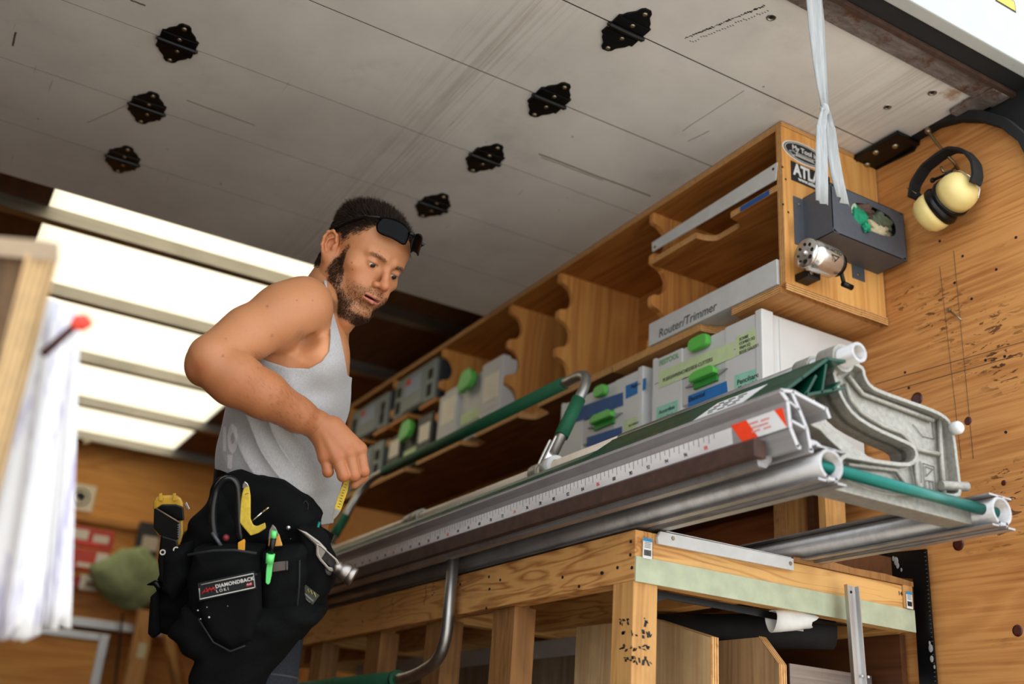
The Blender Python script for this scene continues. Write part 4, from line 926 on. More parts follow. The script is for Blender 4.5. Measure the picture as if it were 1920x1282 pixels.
for i, (lab, colr, x, z, rx, rz) in enumerate((('green cloth glove poking out of the dispenser opening', '#0f8f68', 1.672, 1.235, .022, .024), ('beige work glove cuff inside the dispenser opening', '#c9bb9a', 1.742, 1.225, .030, .018), ('olive work glove bunched inside the dispenser', '#6c7050', 1.705, 1.250, .025, .018), ('brown striped glove at the back of the dispenser', '#5a4338', 1.70, 1.262, .022, .012), ('pale mint cloth at the opening corner of the dispenser', '#c4d8bc', 1.652, 1.262, .010, .02), ('grey green glove at the wall end of the dispenser', '#76755e', 1.765, 1.222, .018, .020), ('camouflage patterned glove at the upper wall end of the dispenser opening', '#57604a', 1.748, 1.250, .024, .016), ('tan glove palm low in the middle of the dispenser opening', '#a8956f', 1.700, 1.222, .020, .014))):
    o = crumple(x, 1.480+.005*(i % 3), z, rx*1.25, .014, rz*1.2, i).build('work_glove', plain('glove_cloth_%d' % i, colr, .8, 0, 150, .3, .3)); tag(o, lab, 'glove', 'gloves stuffed in the dispenser')
o = crumple(1.681, 1.462, 1.205, .011, .008, .009, 9).build('work_glove', plain('glove_cloth_g', '#0f8f68', .8)); tag(o, 'green glove fingertip hanging over the lower rim of the dispenser opening', 'glove', 'gloves stuffed in the dispenser')
# ------------------------------------------------------------------ pencil sharpener
t = thing('pencil_sharpener', 'chrome crank pencil sharpener with round hole plate on the shelf end panel', 'pencil sharpener', (1.56, 1.50, 1.08))
yc_ = 1.500; zc_ = at(1, yc_, 1512, 475)[2]; xc_ = at(1, yc_, 1512, 475)[0]; A0 = np.array([xc_-.004, yc_, zc_])
MB().lathe([(0, .006), (.0, .0335), (.003, .0345), (.006, .0335), (.006, .029), (.012, .030), (.016, .0345), (.026, .036), (.080, .034), (.086, .031), (.090, .022)], A0, (1, 0, 0), 36).build('chrome_body', M_chrome, t)
for k, r in enumerate((.0028, .0032, .0036, .0040, .0045, .0050, .0055, .0030)):
    a = 2*PI*k/8; MB().lathe([(-.0005, r), (.0008, r)], A0+np.array([-.0002, .021*math.cos(a), .021*math.sin(a)]), (-1, 0, 0), 12).build('pencil_hole', M_hole, t)
MB().lathe([(0, .008), (.004, .007), (.007, .004)], A0, (-1, 0, 0), 14).build('centre_knob', M_chrome, t)
MB().lathe([(0, .026), (.012, .026), (.014, .02)], A0+np.array([.088, 0, 0]), (1, 0, 0), 24).build('rear_cap', M_black, t)
MB().tube([A0+np.array([.103, 0, 0]), A0+np.array([.106, 0, -.008]), A0+np.array([.108, -.006, -.045])], .0045, 10).build('crank_arm', M_black, t)
MB().tube([A0+np.array([.104, -.006, -.045]), A0+np.array([.130, -.008, -.048])], .0065, 12).build('crank_grip', M_black, t)
MB().box(A0[0]+.022, A0[0]+.06, 1.515, 1.556, zc_-.042, zc_-.024).build('mounting_foot', M_black, t, .003)
MB().lathe([(0, .005), (.002, .004)], (A0[0]+.03, 1.514, zc_-.034), (0, -1, 0), 12).build('foot_screw', M_screw, t)
MB().tube([A0+np.array([.02, 0, .031]), A0+np.array([.02, -.002, .040])], .002, 8).build('catch_pin', M_chrome, t)
text('lettering', 'X-ACTO', M_ink, t, A0+np.array([.052, -.0352, .006]), (1, 0, 0), (0, -.2, 1), .0125)
tr_ = MB()
for a, b in (((.044, -.004), (.066, -.004)), ((.066, -.004), (.055, -.017)), ((.055, -.017), (.044, -.004))): tr_.tube([A0+np.array([a[0], -.0355, a[1]]), A0+np.array([b[0], -.0355+(.004 if b[1] < -.01 else 0), b[1]])], .0009, 4)
tr_.build('lettering', M_ink, t)
# ------------------------------------------------------------------ ear muffs on a hook
t = thing('coat_hook', 'dull brass coat hook screwed to the plywood wall', 'hook', (1.83, 1.36, 1.45))
hk = [at(0, 1.834, 1738, 238), at(0, 1.80, 1740, 246), at(0, 1.795, 1756, 268), at(0, 1.80, 1775, 290), at(0, 1.815, 1790, 306), at(0, 1.836, 1796, 318)]
MB().tube(fillet(hk, .03, 5), [.006]*2+[.0035]*(len(fillet(hk, .03, 5))-2), 10).ball(hk[1], .0075, 12, 8).build('hook_arm', plain('dull_brass', '#8b7a5c', .35, .9), t)
MB().tube([at(0, 1.836, 1793, 312), at(0, 1.80, 1782, 322), at(0, 1.79, 1768, 322), at(0, 1.785, 1764, 312)], .0032, 10).build('hook_lower', plain('dull_brass2', '#8b7a5c', .35, .9), t)
t = thing('ear_muffs', 'cream yellow ear muffs with black headband hanging from the hook', 'ear muffs', (1.79, 1.32, 1.25))
M_cream = plain('cream_plastic', '#e3cd86', .35, 0, 30, .1)
def W_(px, py, x): return at(0, x, px, py)
band = [W_(1712, 372, 1.775), W_(1716, 345, 1.785), W_(1735, 315, 1.79), W_(1760, 295, 1.79), W_(1785, 280, 1.79), W_(1812, 284, 1.788), W_(1830, 305, 1.783), W_(1833, 330, 1.775), W_(1828, 345, 1.772)]
bp = []
for i in range(len(band)-1):
    for k in range(4): bp.append(band[i]*(1-k/4)+band[i+1]*k/4)
bp.append(band[-1]); bp = [bp[0]]+[(a+b*2+c_)/4 for a, b, c_ in zip(bp, bp[1:], bp[2:])]+[bp[-1]]
m = MB(); vs = []
for i, p in enumerate(bp):
    tg = bp[min(i+1, len(bp)-1)]-bp[max(i-1, 0)]; tg /= np.linalg.norm(tg); nx = np.array([1., 0, 0]); nrm_ = np.cross(tg, nx)
    for sx_, sn in ((-.016, -.0035), (-.016, .0035), (.016, .0035), (.016, -.0035)): vs.append(p+nx*sx_+nrm_*sn)
m.add(vs, [(i*4+k, i*4+(k+1) % 4, (i+1)*4+(k+1) % 4, (i+1)*4+k) for i in range(len(bp)-1) for k in range(4)]+[(0, 1, 2, 3), tuple(len(vs)-4+k for k in range(4))])
m.build('headband', M_blackmatte, t, .0012)
def cup(c, axis, r, ln):
    ax = np.array(axis, float); ax /= np.linalg.norm(ax)
    MB().lathe([(0, r*.98), (ln*.35, r), (ln*.65, r*.93), (ln*.88, r*.72), (ln*.98, r*.4), (ln, .0005)], c, ax, 28).build('cup_shell', M_cream, t)
    MB().lathe([(-.016, r*.62), (-.019, r*.78), (-.017, r*.95), (-.008, r*1.05), (0.001, r*1.02)], c, ax, 28).build('ear_cushion', M_black, t)
cA = W_(1772, 368, 1.775); cB = W_(1768, 385, 1.775)
axA = at(0, 1.75, 1800, 355)-W_(1772, 375, 1.775); axA = np.array([-.22, -.95, .10]); axB = np.array([-.10, .92, -.28])
ca = W_(1786, 368, 1.775); cb = W_(1759, 390, 1.775)
cup(ca, axA, .0445, .050); cup(cb, axB, .0445, .048)
# wire yokes
def wire(*pts): return MB().tube(fillet([W_(*p) for p in pts], .01, 4), .0012, 6).build('wire_yoke', M_chrome, t)
wire((1783, 320, 1.765), (1802, 320, 1.76), (1826, 335, 1.765)); wire((1700, 352, 1.77), (1722, 365, 1.76), (1735, 372, 1.752)); wire((1828, 345, 1.77), (1838, 352, 1.77), (1834, 372, 1.765))
for p, q in (((1749, 338, 1.752), (1785, 322, 1.752)), ((1722, 366, 1.75), (1732, 376, 1.748))): MB().tube([W_(*p), W_(*q)], .0035, 8).lathe([(0, .0065), (.004, .005)], W_(*p), (-1, -.5, 0), 12).build('pivot_arm', M_black, t)
text('lettering', 'E', M_ink, t, ca+axA*.047*.75+np.array([-.004, -.004, .024]), (.9, -.4, 0), (0, -.3, 1), .012)
# ------------------------------------------------------------------ far bulkhead furniture (out of focus)
YB = 6.15
def Bp(px, py, y=YB-.01): return at(1, y, px, py)
t = thing('paper_sign', 'square cream sticker with a round black emblem on the far bulkhead', 'sticker', Bp(151, 932))
a = Bp(151, 932); MB().obox(a, (.072, 0, 0), (0, .002, 0), (0, 0, .072)).build('paper', plain('cream_paper', '#e8dcc2', .6), t)
m = MB(); m.ring([(a[0]+.048*math.cos(k*PI/16), a[2]+.048*math.sin(k*PI/16)) for k in range(32)], [(a[0]+.040*math.cos(k*PI/16), a[2]+.040*math.sin(k*PI/16)) for k in range(32)], 1, a[1]-.004, a[1]-.0025).build('emblem_ring', M_ink, t)
MB().prism([(a[0]-.028, a[2]+.012), (a[0]-.01, a[2]+.03), (a[0]+.012, a[2]+.024), (a[0]+.03, a[2]+.004), (a[0]+.018, a[2]-.012), (a[0]+.004, a[2]-.03), (a[0]-.006, a[2]-.012), (a[0]-.02, a[2]-.006)], 1, a[1]-.004, a[1]-.0025).build('emblem', M_ink, t)
# back counter shelf
t = thing('back_shelf', 'plywood shelf with a metal edge along the far bulkhead', 'shelf', (.8, 6.0, .62))
c0 = Bp(120, 1150, 5.8); 
MB().box(-.5, 1.75, 5.80, 6.14, c0[2]-.03, c0[2]).build('shelf_board', M_ply_x, t)
MB().box(-.5, 1.75, 5.785, 5.80, c0[2]-.05, c0[2]-.01).build('metal_edge', M_alu_x, t)
zs = c0[2]
MB().box(-.5, 1.75, 5.93, 5.95, zs, zs+.16).build('back_rail', M_ply_x, t)
t = thing('low_cupboard', 'plywood cupboard panel in a grey metal frame below the back shelf', 'cupboard', (.7, 5.75, -.55))
a, b = Bp(-60, 1180, 5.78), Bp(200, 1190, 5.78); zt = b[2]
MB().box(a[0]-.4, b[0], 5.76, 5.79, -.55, zt).build('panel', M_bulk, t)
MB().box(b[0]-.035, b[0]+.01, 5.745, 5.765, -.55, zt).build('metal_frame', M_alu_z, t, .003); MB().box(a[0]-.4, b[0]-.036, 5.745, 5.765, zt-.035, zt).build('metal_frame', M_alu_x, t, .003)
t = thing('timber_stud', 'upright timber stud with a paper label at the far bulkhead', 'timber', (1.1, 5.6, -.55))
a = Bp(262, 1230, 5.6); MB().box(a[0]-.05, a[0]+.035, 5.58, 5.62, -.55, a[2]+.22).build('stud', M_stud, t); MB().box(a[0]-.02, a[0]+.02, 5.577, 5.579, a[2]-.01, a[2]+.06).build('label', plain('cream_label2', '#c9c19a', .6), t)
t = thing('timber_brace', 'slanting timber brace beside the far stud', 'timber', (1.2, 5.5, -.55))
a, b = Bp(300, 1120, 5.4), Bp(345, 1330, 5.4); MB().tube([a, b], .03, 4).build('brace', M_stud, t)
t = thing('hanging_strap', 'dark strap hanging from the back shelf', 'strap', Bp(228, 1160, 5.7))
MB().tube([Bp(230, 1150, 5.7), Bp(225, 1200, 5.7), Bp(215, 1290, 5.7)], .014, 8, flat=.4).build('strap', plain('brown_strap', '#2a1712', .8), t)
# packets on the shelf
def packet(name, label, cat, px, py, w, h, d, colr, marks=(), y=5.9, grp='packets on the back shelf', floor=True):
    p = at(1, y, px, py); t = thing(name, label, cat, (p[0], y, p[2]-h/2), grp)
    z0 = p[2]-h/2; MB().box(p[0]-w/2, p[0]+w/2, y, y+d, z0, z0+h).build('pack_body', plain(label[:18], colr, .5, 0, 40, .2), t, .006)
    for i, (mx, mz, mw, mh, mc) in enumerate(marks): MB().box(p[0]+mx*w-mw*w/2, p[0]+mx*w+mw*w/2, y-.003, y, z0+h*(.5+mz)-mh*h/2, z0+h*(.5+mz)+mh*h/2).build('printed_patch', plain(label[:10]+str(i), mc, .5), t)
    return t
packet('parts_packet', 'red and white packet leaning high on the back shelf', 'packet', 165, 1007, .26, .10, .02, '#c8392c', [(-.2, .1, .4, .5, '#e6dccd'), (.25, 0, .3, .4, '#dccfc0'), (.0, -.3, .5, .2, '#e0473a')])
packet('parts_packet', 'red packet with white circles in the middle of the back shelf', 'packet', 168, 1050, .19, .11, .05, '#d2452f', [(.3, .15, .3, .5, '#e8ddd0'), (-.1, -.25, .4, .2, '#efe0d0')], 5.86)
packet('parts_packet', 'grey packet left of the red one on the back shelf', 'packet', 132, 1045, .08, .12, .04, '#9a8f80', [], 5.87)
packet('parts_packet', 'small red box low on the back shelf', 'packet', 138, 1090, .08, .06, .05, '#a5231f', [], 5.84)
packet('parts_packet', 'small white box with a brown label on the back shelf', 'packet', 172, 1093, .115, .075, .05, '#ded8c8', [(0, -.1, .5, .4, '#8a6a52')], 5.83)
packet('parts_packet', 'dark and white packet beside the green cloth on the back shelf', 'packet', 272, 1044, .12, .37, .04, '#2b2626', [(.1, .2, .7, .2, '#c8b8a2'), (0, -.2, .8, .2, '#b7896a')], 5.9)
# green cloth bag
o = crumple(*at(1, 5.75, 250, 1085), .20, .09, .15, 21, 2.6, .16); o = o.build('green_cloth', plain('olive_cloth', '#93a073', .85, 0, 25, .3, .4)); tag(o, 'olive green cloth bundle hanging over the edge of the back shelf', 'cloth')
o = MB().ball(at(1, 6.02, 162, 826), .022, 12, 8).build('cable_knob', plain('cream_knob', '#d9cfa8', .5)); tag(o, 'small cream knob under the last roof rib', 'knob')
# ------------------------------------------------------------------ blurred foreground: cupboard side with hanging white sheets
t = thing('plywood_cupboard', 'blurred upright plywood cupboard side close to the camera at the rear opening', 'cupboard', (-.05, 1.2, -.55))
def D(px, py, d): return dp(px, py, d)
dF = 1.02
a, b = D(62, 470, dF), D(97, 486, dF)
lean = D(-22, 930, dF*.995)-D(90, 486, dF); lean /= np.linalg.norm(lean)
# board: near vertical edge leaning with the photo's line, faces toward the left
edge_top = D(80, 478, dF); edge_bot = edge_top+lean*1.3
w_ = (R[0]*.0085+R[2]*.004); back_ = -R[0]*.30+R[2]*.06-R[1]*.03
c = (edge_top+edge_bot)/2
MB().obox(c, w_, R[2]*.012, (edge_top-edge_bot)/2).build('ply_edge', plyedge('blur_edge', 0, a='#b39a74', b='#8f7650'), t)
cc = c+back_*.5-w_+R[2]*.014
MB().obox(cc, back_*.5, R[2]*.009, (edge_top-edge_bot)/2).build('side_sheet', wood('blur_ply', 2, '#3f2c1a', '#6e5233', freq=1., dirt=.4), t)
MB().obox(edge_top+back_*.5-R[1]*.004, back_*.53, R[2]*.016, -R[1]*.009).build('top_rail', plain('pale_rail', '#a8937a', .7), t)
t = thing('white_sheets', 'bunch of thin white sheets with ragged ends hanging beside the foreground cupboard', 'sheets', D(60, 700, 1.1))
rg = random.Random(3)
M_sheet = NT('white_sheet'); M_sheet.col(M_sheet.mix(M_sheet.ramp(M_sheet.noise(1., M_sheet.map((45, 45, 3)), det=3), (.5, 0.), (.68, 1.)), '#eeeef0', '#bdb9d6')); M_sheet.p(rough=.6); M_sheet = M_sheet.m
for k in range(10):
    f = k/9; top = D(82-6*f, 560+30*f, 1.08+.012*k); xl = 20-f*50
    bl, brr = D(-75+f*120-rg.uniform(0, 30), 1190-rg.uniform(0, 25)+(22 if f < .5 else 0), 1.07+.012*k), D(18+f*116+rg.uniform(-5, 5), 1185-rg.uniform(0, 20)+(18 if f < .5 else 0), 1.07+.012*k)
    tl, trr = top-R[0]*.02, top+R[0]*.010+R[0]*.004*k
    vs = []; n_, m_ = 12, 8
    for i in range(n_+1):
        for j in range(m_+1):
            u, v_ = i/n_, j/m_; p = (tl*(1-v_)+trr*v_)*(1-u)+(bl*(1-v_)+brr*v_)*u
            p = p+R[2]*.004*math.sin(v_*9+k+u*2)*(.3+u)+R[1]*(rg.uniform(-.010, .006) if i == n_ else 0); vs.append(p)
    m = MB().add(vs, [(i*(m_+1)+j, i*(m_+1)+j+1, (i+1)*(m_+1)+j+1, (i+1)*(m_+1)+j) for i in range(n_) for j in range(m_)], True)
    o = m.build('sheet', M_sheet, t); q = o.modifiers.new('s', 'SOLIDIFY'); q.thickness = .0006
t = thing('red_tipped_stick', 'dark stick with a bright red tip poking out above the white sheets', 'stick', D(130, 620, 1.2))
MB().tube([D(80, 664, 1.03), D(140, 611, 1.03)], .0042, 8).build('stick', plain('dark_red_stick', '#3a0d14', .6), t)
MB().tube([D(137, 613, 1.03), D(146, 606, 1.03), D(160, 604, 1.03), D(171, 608, 1.03)], [.004, .0085, .008, .003], 12).build('red_tip', plain('bright_red', '#e0402e', .5), t)
o = MB().ball((0, 0, 0), 1, 18, 12); ctr = D(112, 752, 1.25); o.v = [tuple(ctr+R[0]*p[0]*.010+R[1]*p[2]*.030+R[2]*p[1]*.02) for p in o.v]  # unidentified red-brown shape, read as an elbow, built as a squashed ball
o = o.build('red_brown_blob', plain('red_brown_tone', '#8a4a40', .6)); tag(o, 'red-brown rounded elbow-like shape peeking out behind the white sheets', 'blurred shape')
# ------------------------------------------------------------------ implicit surface modeller (numpy + openvdb)
def C3(px, py, d): return np.array([(px-960)/F_PX*d, (py-641)/F_PX*d, d])      # camera-aligned frame, metres
F_PX = 1993.0
class Field:
    def __init__(s, lo, hi, h):
        s.lo = np.array(lo, float); s.h = h; s.n = np.ceil((np.array(hi)-s.lo)/h).astype(int)+1
        s.a = np.full(tuple(s.n), .06, np.float32)
    def sub(s, lo, hi, pad):
        i0 = np.clip(((np.array(lo)-pad-s.lo)/s.h).astype(int), 0, s.n); i1 = np.clip(np.ceil((np.array(hi)+pad-s.lo)/s.h).astype(int)+1, 0, s.n)
        if np.any(i1 <= i0): return None
        g = [s.lo[k]+s.h*np.arange(i0[k], i1[k], dtype=np.float32) for k in range(3)]
        return tuple(slice(i0[k], i1[k]) for k in range(3)), np.meshgrid(*g, indexing='ij', sparse=True)
    def comb(s, sl, d, k, op):
        A = s.a[sl]; d = d.astype(np.float32)
        if op == 'add':
            if k > 0: h = np.clip(.5+.5*(A-d)/k, 0, 1); s.a[sl] = A*(1-h)+d*h-k*h*(1-h)
            else: s.a[sl] = np.minimum(A, d)
        else:
            if k > 0: h = np.clip(.5-.5*(A+d)/k, 0, 1); s.a[sl] = A*(1-h)-d*h+k*h*(1-h)
            else: s.a[sl] = np.maximum(A, -d)
    def cone(s, a, b, ra, rb, k=.01, op='add', sc=(1, 1, 1), Mx=None):
        """tapered capsule; sc squashes the cross-section per axis; Mx = frame (cols) + origin"""
        a, b = np.array(a, float), np.array(b, float)
        if Mx is not None: wa, wb = Mx[0]@a+Mx[1], Mx[0]@b+Mx[1]
        else: wa, wb = a, b
        r = max(ra, rb)*max(sc); q = s.sub(np.minimum(wa, wb)-r, np.maximum(wa, wb)+r, k+.012)
        if q is None: return
        sl, (X, Y, Z) = q
        if Mx is not None: X, Y, Z = local(X, Y, Z, Mx)
        S = np.array(sc, float); ba = (b-a)/S; L2 = ba.dot(ba)
        px, py, pz = (X-a[0])/S[0], (Y-a[1])/S[1], (Z-a[2])/S[2]
        t = np.clip((px*ba[0]+py*ba[1]+pz*ba[2])/L2, 0, 1)
        d = np.sqrt((px-ba[0]*t)**2+(py-ba[1]*t)**2+(pz-ba[2]*t)**2)-(ra+(rb-ra)*t)
        s.comb(sl, d*min(S), k, op)
    def ell(s, c, r, k=.01, op='add', Mx=None, rot=None):
        c, r = np.array(c, float), np.array(r, float); wc = Mx[0]@c+Mx[1] if Mx is not None else c; m = max(r)
        q = s.sub(wc-m, wc+m, k+.012)
        if q is None: return
        sl, (X, Y, Z) = q
        if Mx is not None: X, Y, Z = local(X, Y, Z, Mx)
        px, py, pz = X-c[0], Y-c[1], Z-c[2]
        if rot is not None: px, py, pz = (rot[0][0]*px+rot[1][0]*py+rot[2][0]*pz, rot[0][1]*px+rot[1][1]*py+rot[2][1]*pz, rot[0][2]*px+rot[1][2]*py+rot[2][2]*pz)
        k0 = np.sqrt((px/r[0])**2+(py/r[1])**2+(pz/r[2])**2); k1 = np.sqrt((px/r[0]**2)**2+(py/r[1]**2)**2+(pz/r[2]**2)**2)
        s.comb(sl, k0*(k0-1)/np.maximum(k1, 1e-6), k, op)
    def slabpoly(s, poly, z0, z1, rnd, k=.0, op='add'):      # outline in x,y, thickness along depth, rounded like a stuffed pad
        P = np.array(poly, float); q = s.sub((P[:, 0].min(), P[:, 1].min(), min(z0, z1)), (P[:, 0].max(), P[:, 1].max(), max(z0, z1)), k+.015)
        if q is None: return
        sl, (X, Y, Z) = q; X2, Y2 = X[:, :, 0]+0*Y[:, :, 0], Y[:, :, 0]+0*X[:, :, 0]
        d = np.full(X2.shape, 1e9); ins = np.zeros(X2.shape, bool); n = len(P)
        for i in range(n):
            a, b = P[i], P[(i+1) % n]; e = b-a; wx, wy = X2-a[0], Y2-a[1]; t = np.clip((wx*e[0]+wy*e[1])/e.dot(e), 0, 1)
            d = np.minimum(d, np.hypot(wx-e[0]*t, wy-e[1]*t)); c1 = (a[1] > Y2) != (b[1] > Y2)
            with np.errstate(divide='ignore', invalid='ignore'): xx = (b[0]-a[0])*(Y2-a[1])/(b[1]-a[1]+1e-12)+a[0]
            ins ^= c1 & (X2 < xx)
        d2 = np.where(ins, -d, d)[:, :, None]+rnd; dz = np.abs(Z-(z0+z1)/2)-(abs(z1-z0)/2-rnd)
        D_ = np.minimum(np.maximum(d2, dz), 0)+np.hypot(np.maximum(d2, 0), np.maximum(dz, 0))-rnd
        s.comb(sl, D_, k, op)
    def mesh(s):
        g = vdb.FloatGrid(background=.06); g.copyFromArray(s.a); p, t, q = g.convertToPolygons(isovalue=0., adaptivity=0.)
        return p*s.h+s.lo, q, t
def local(X, Y, Z, Mx):
    B, o, sc = Mx[0], Mx[1], 1.
    Bi = np.linalg.inv(B); x, y, z = X-o[0], Y-o[1], Z-o[2]
    return Bi[0][0]*x+Bi[0][1]*y+Bi[0][2]*z, Bi[1][0]*x+Bi[1][1]*y+Bi[1][2]*z, Bi[2][0]*x+Bi[2][1]*y+Bi[2][2]*z
RT = R.T
def make_mesh(name, parts, mat, parent, color=None, solid=0.):
    """parts: list of (verts cam-frame, quads, tris); color: function(verts)->rgb"""
    V = []; Fq = []; o = 0
    for v, q, t in parts:
        V.append(v); Fq.append(q+o)
        if len(t): Fq.append(t+o)
        o += len(v)
    Vc = np.concatenate(V); Wd = Vc@R; w = world_loc(parent) if parent is not None else Vector((0, 0, 0)); Wd = Wd-np.array(w)
    me = bpy.data.meshes.new(name); nl = sum(f.size for f in Fq); npoly = sum(len(f) for f in Fq)
    me.vertices.add(len(Wd)); me.vertices.foreach_set('co', Wd.astype(np.float32).ravel())
    me.loops.add(nl); me.polygons.add(npoly)
    flat = np.concatenate([f[:, ::-1].ravel() for f in Fq]).astype(np.int32); me.loops.foreach_set('vertex_index', flat)
    sizes = np.concatenate([np.full(len(f), f.shape[1]) for f in Fq]); st = np.concatenate([[0], np.cumsum(sizes)[:-1]]).astype(np.int32)
    me.polygons.foreach_set('loop_start', st); me.polygons.foreach_set('use_smooth', np.ones(npoly, bool)); me.update(calc_edges=True); me.validate()
    if color is not None:
        c = color(Vc); ca = me.color_attributes.new('col', 'FLOAT_COLOR', 'POINT'); ca.data.foreach_set('color', np.concatenate([c, np.ones((len(c), 1))], 1).astype(np.float32).ravel())
    for m_ in (mat if isinstance(mat, (list, tuple)) else [mat]): me.materials.append(m_)
    ob = bpy.data.objects.new(name, me); COL.objects.link(ob)
    if parent is not None: ob.parent = parent
    return ob
def lin(h): return np.array(srgb(h)[:3])
# ------------------------------------------------------------------ head frame (x his left, y face forward, z up), fitted to the photo
HB = np.array([[.6151, .6222, .4842], [.3441, .3406, -.875], [.7094, -.7048, .0046]])*.965
HO = np.array([-.3224, -.1641, 2.25])*(2.185/2.25)
HM = (HB, HO)
def Hc(v): return (np.asarray(v)-HO)@np.linalg.inv(HB).T        # cam -> head
def Hw(p): return HB@np.array(p, float)+HO                     # head -> cam
def head_field(h):
    c0 = Hw((0, 0, 0)); f = Field(c0-np.array([.175, .205, .17]), c0+np.array([.165, .20, .17]), h)
    E = lambda c, r, k=.01, op='add', rot=None: f.ell(c, r, k, op, HM, rot)
    K = lambda a, b, ra, rb, k=.01, op='add', sc=(1, 1, 1): f.cone(a, b, ra, rb, k, op, sc, HM)
    E((0, -.014, .052), (.075, .094, .078), 0)
    E((0, .034, .050), (.064, .054, .058), .03)
    E((0, .026, -.012), (.062, .060, .062), .03)
    E((0, .030, -.055), (.049, .052, .040), .025)
    for s_ in (-1, 1):
        K((s_*.056, .000, -.035), (s_*.046, .030, -.062), .014, .014, .025); K((s_*.046, .030, -.062), (s_*.014, .074, -.086), .014, .015, .022)
        E((s_*.046, .056, -.006), (.020, .018, .014), .022)                          # cheek bone
        K((s_*.012, .0875, .0325), (s_*.043, .073, .033), .0068, .0055, .014)        # brow
        E((s_*.026, .070, -.038), (.022, .024, .024), .02)
    E((0, .084, -.086), (.019, .0135, .014), .016)                                  # chin
    E((0, .078, -.046), (.026, .020, .022), .016)                                   # muzzle
    for s_ in (-1, 1):
        E((s_*.032, .0985, .017), (.0185, .0165, .0125), .010, 'sub')                # socket
        E((s_*.031, .0735, .017), (.0150, .0142, .0142), .004)                       # lids over the ball
        E((s_*.0315, .0885, .0118), (.0145, .0075, .0031), .0012, 'sub', None)       # lid opening
    K((0, .083, .030), (0, .1075, -.010), .0065, .0085, .010)                       # nose bridge
    E((0, .1105, -.0155), (.0100, .0105, .0090), .008)
    for s_ in (-1, 1):
        E((s_*.0125, .0985, -.0200), (.0070, .0095, .0068), .006)
        E((s_*.0065, .1040, -.0270), (.0035, .0050, .0030), .003, 'sub')
    E((0, .0965, -.036), (.010, .006, .010), .008)                                  # philtrum mound
    for s_ in (-1, 1):
        K((0, .1005, -.0440), (s_*.013, .0965, -.0438), .0034, .0034, .004); K((s_*.013, .0965, -.0438), (s_*.025, .0845, -.0490), .0034, .0018, .004)
        K((0, .0985, -.0565), (s_*.012, .0950, -.0560), .0050, .0045, .004); K((s_*.012, .0950, -.0560), (s_*.023, .0845, -.0510), .0045, .0016, .004)
    K((-.019, .0950, -.0498), (.019, .0950, -.0498), .0024, .0024, .0015, 'sub', (1, 3.2, 1)); 
    K((-.012, .0925, -.0655), (.012, .0925, -.0655), .0050, .0050, .012, 'sub')
    # ears
    for s_ in (-1, 1):
        th = .42; ca, sa = math.cos(th), math.sin(th); ex = np.array([s_*ca, sa, 0]); ey = np.array([-s_*sa, ca, .22]); ey /= np.linalg.norm(ey); ez = np.cross(ex, ey)*s_*(1); 
        ez = ez if ez[2] > 0 else -ez; rot = np.stack([ex, ey, ez], 1)
        Ec = np.array([s_*.080, -.012, .006])
        def ep(a, b, c_): return Ec+ex*a+ey*b+ez*c_
        f.ell(Ec, (.0055, .0175, .0295), .004, 'add', HM, rot)
        f.ell(ep(.0070, .002, .002), (.0075, .0115, .0180), .0025, 'sub', HM, rot)
        rim = [ep(.004, .012, .010), ep(.006, .010, .022), ep(.007, 0, .0295), ep(.007, -.011, .025), ep(.007, -.0165, .012), ep(.006, -.016, -.004), ep(.005, -.011, -.016), ep(.004, -.003, -.026)]
        for a, b in zip(rim, rim[1:]): K(a, b, .0030, .0030, .0035)
        anti = [ep(.005, .002, .016), ep(.0055, -.007, .010), ep(.0055, -.009, -.002), ep(.005, -.004, -.013)]
        for a, b in zip(anti, anti[1:]): K(a, b, .0024, .0024, .003)
        f.ell(ep(.001, .001, -.0245), (.005, .0085, .0085), .004, 'add', HM, rot); f.ell(ep(.004, .011, -.003), (.004, .004, .006), .004, 'add', HM, rot)
    # neck, sinking under the torso skin at its lower end
    for a in NECK: f.cone(*a)
    return f
NECK = [(C3(645, 500, 2.20), C3(618, 560, 2.18), .054, .054, .02, 'add', (1, 1, 1.05)), (C3(618, 560, 2.18), C3(598, 610, 2.17), .054, .052, .02, 'add', (1, 1, 1.05)),
        (C3(624, 486, 2.15), C3(652, 600, 2.12), .016, .012, .02), (C3(668, 575, 2.17), C3(640, 610, 2.14), .020, .022, .02)]
DT = 2.155
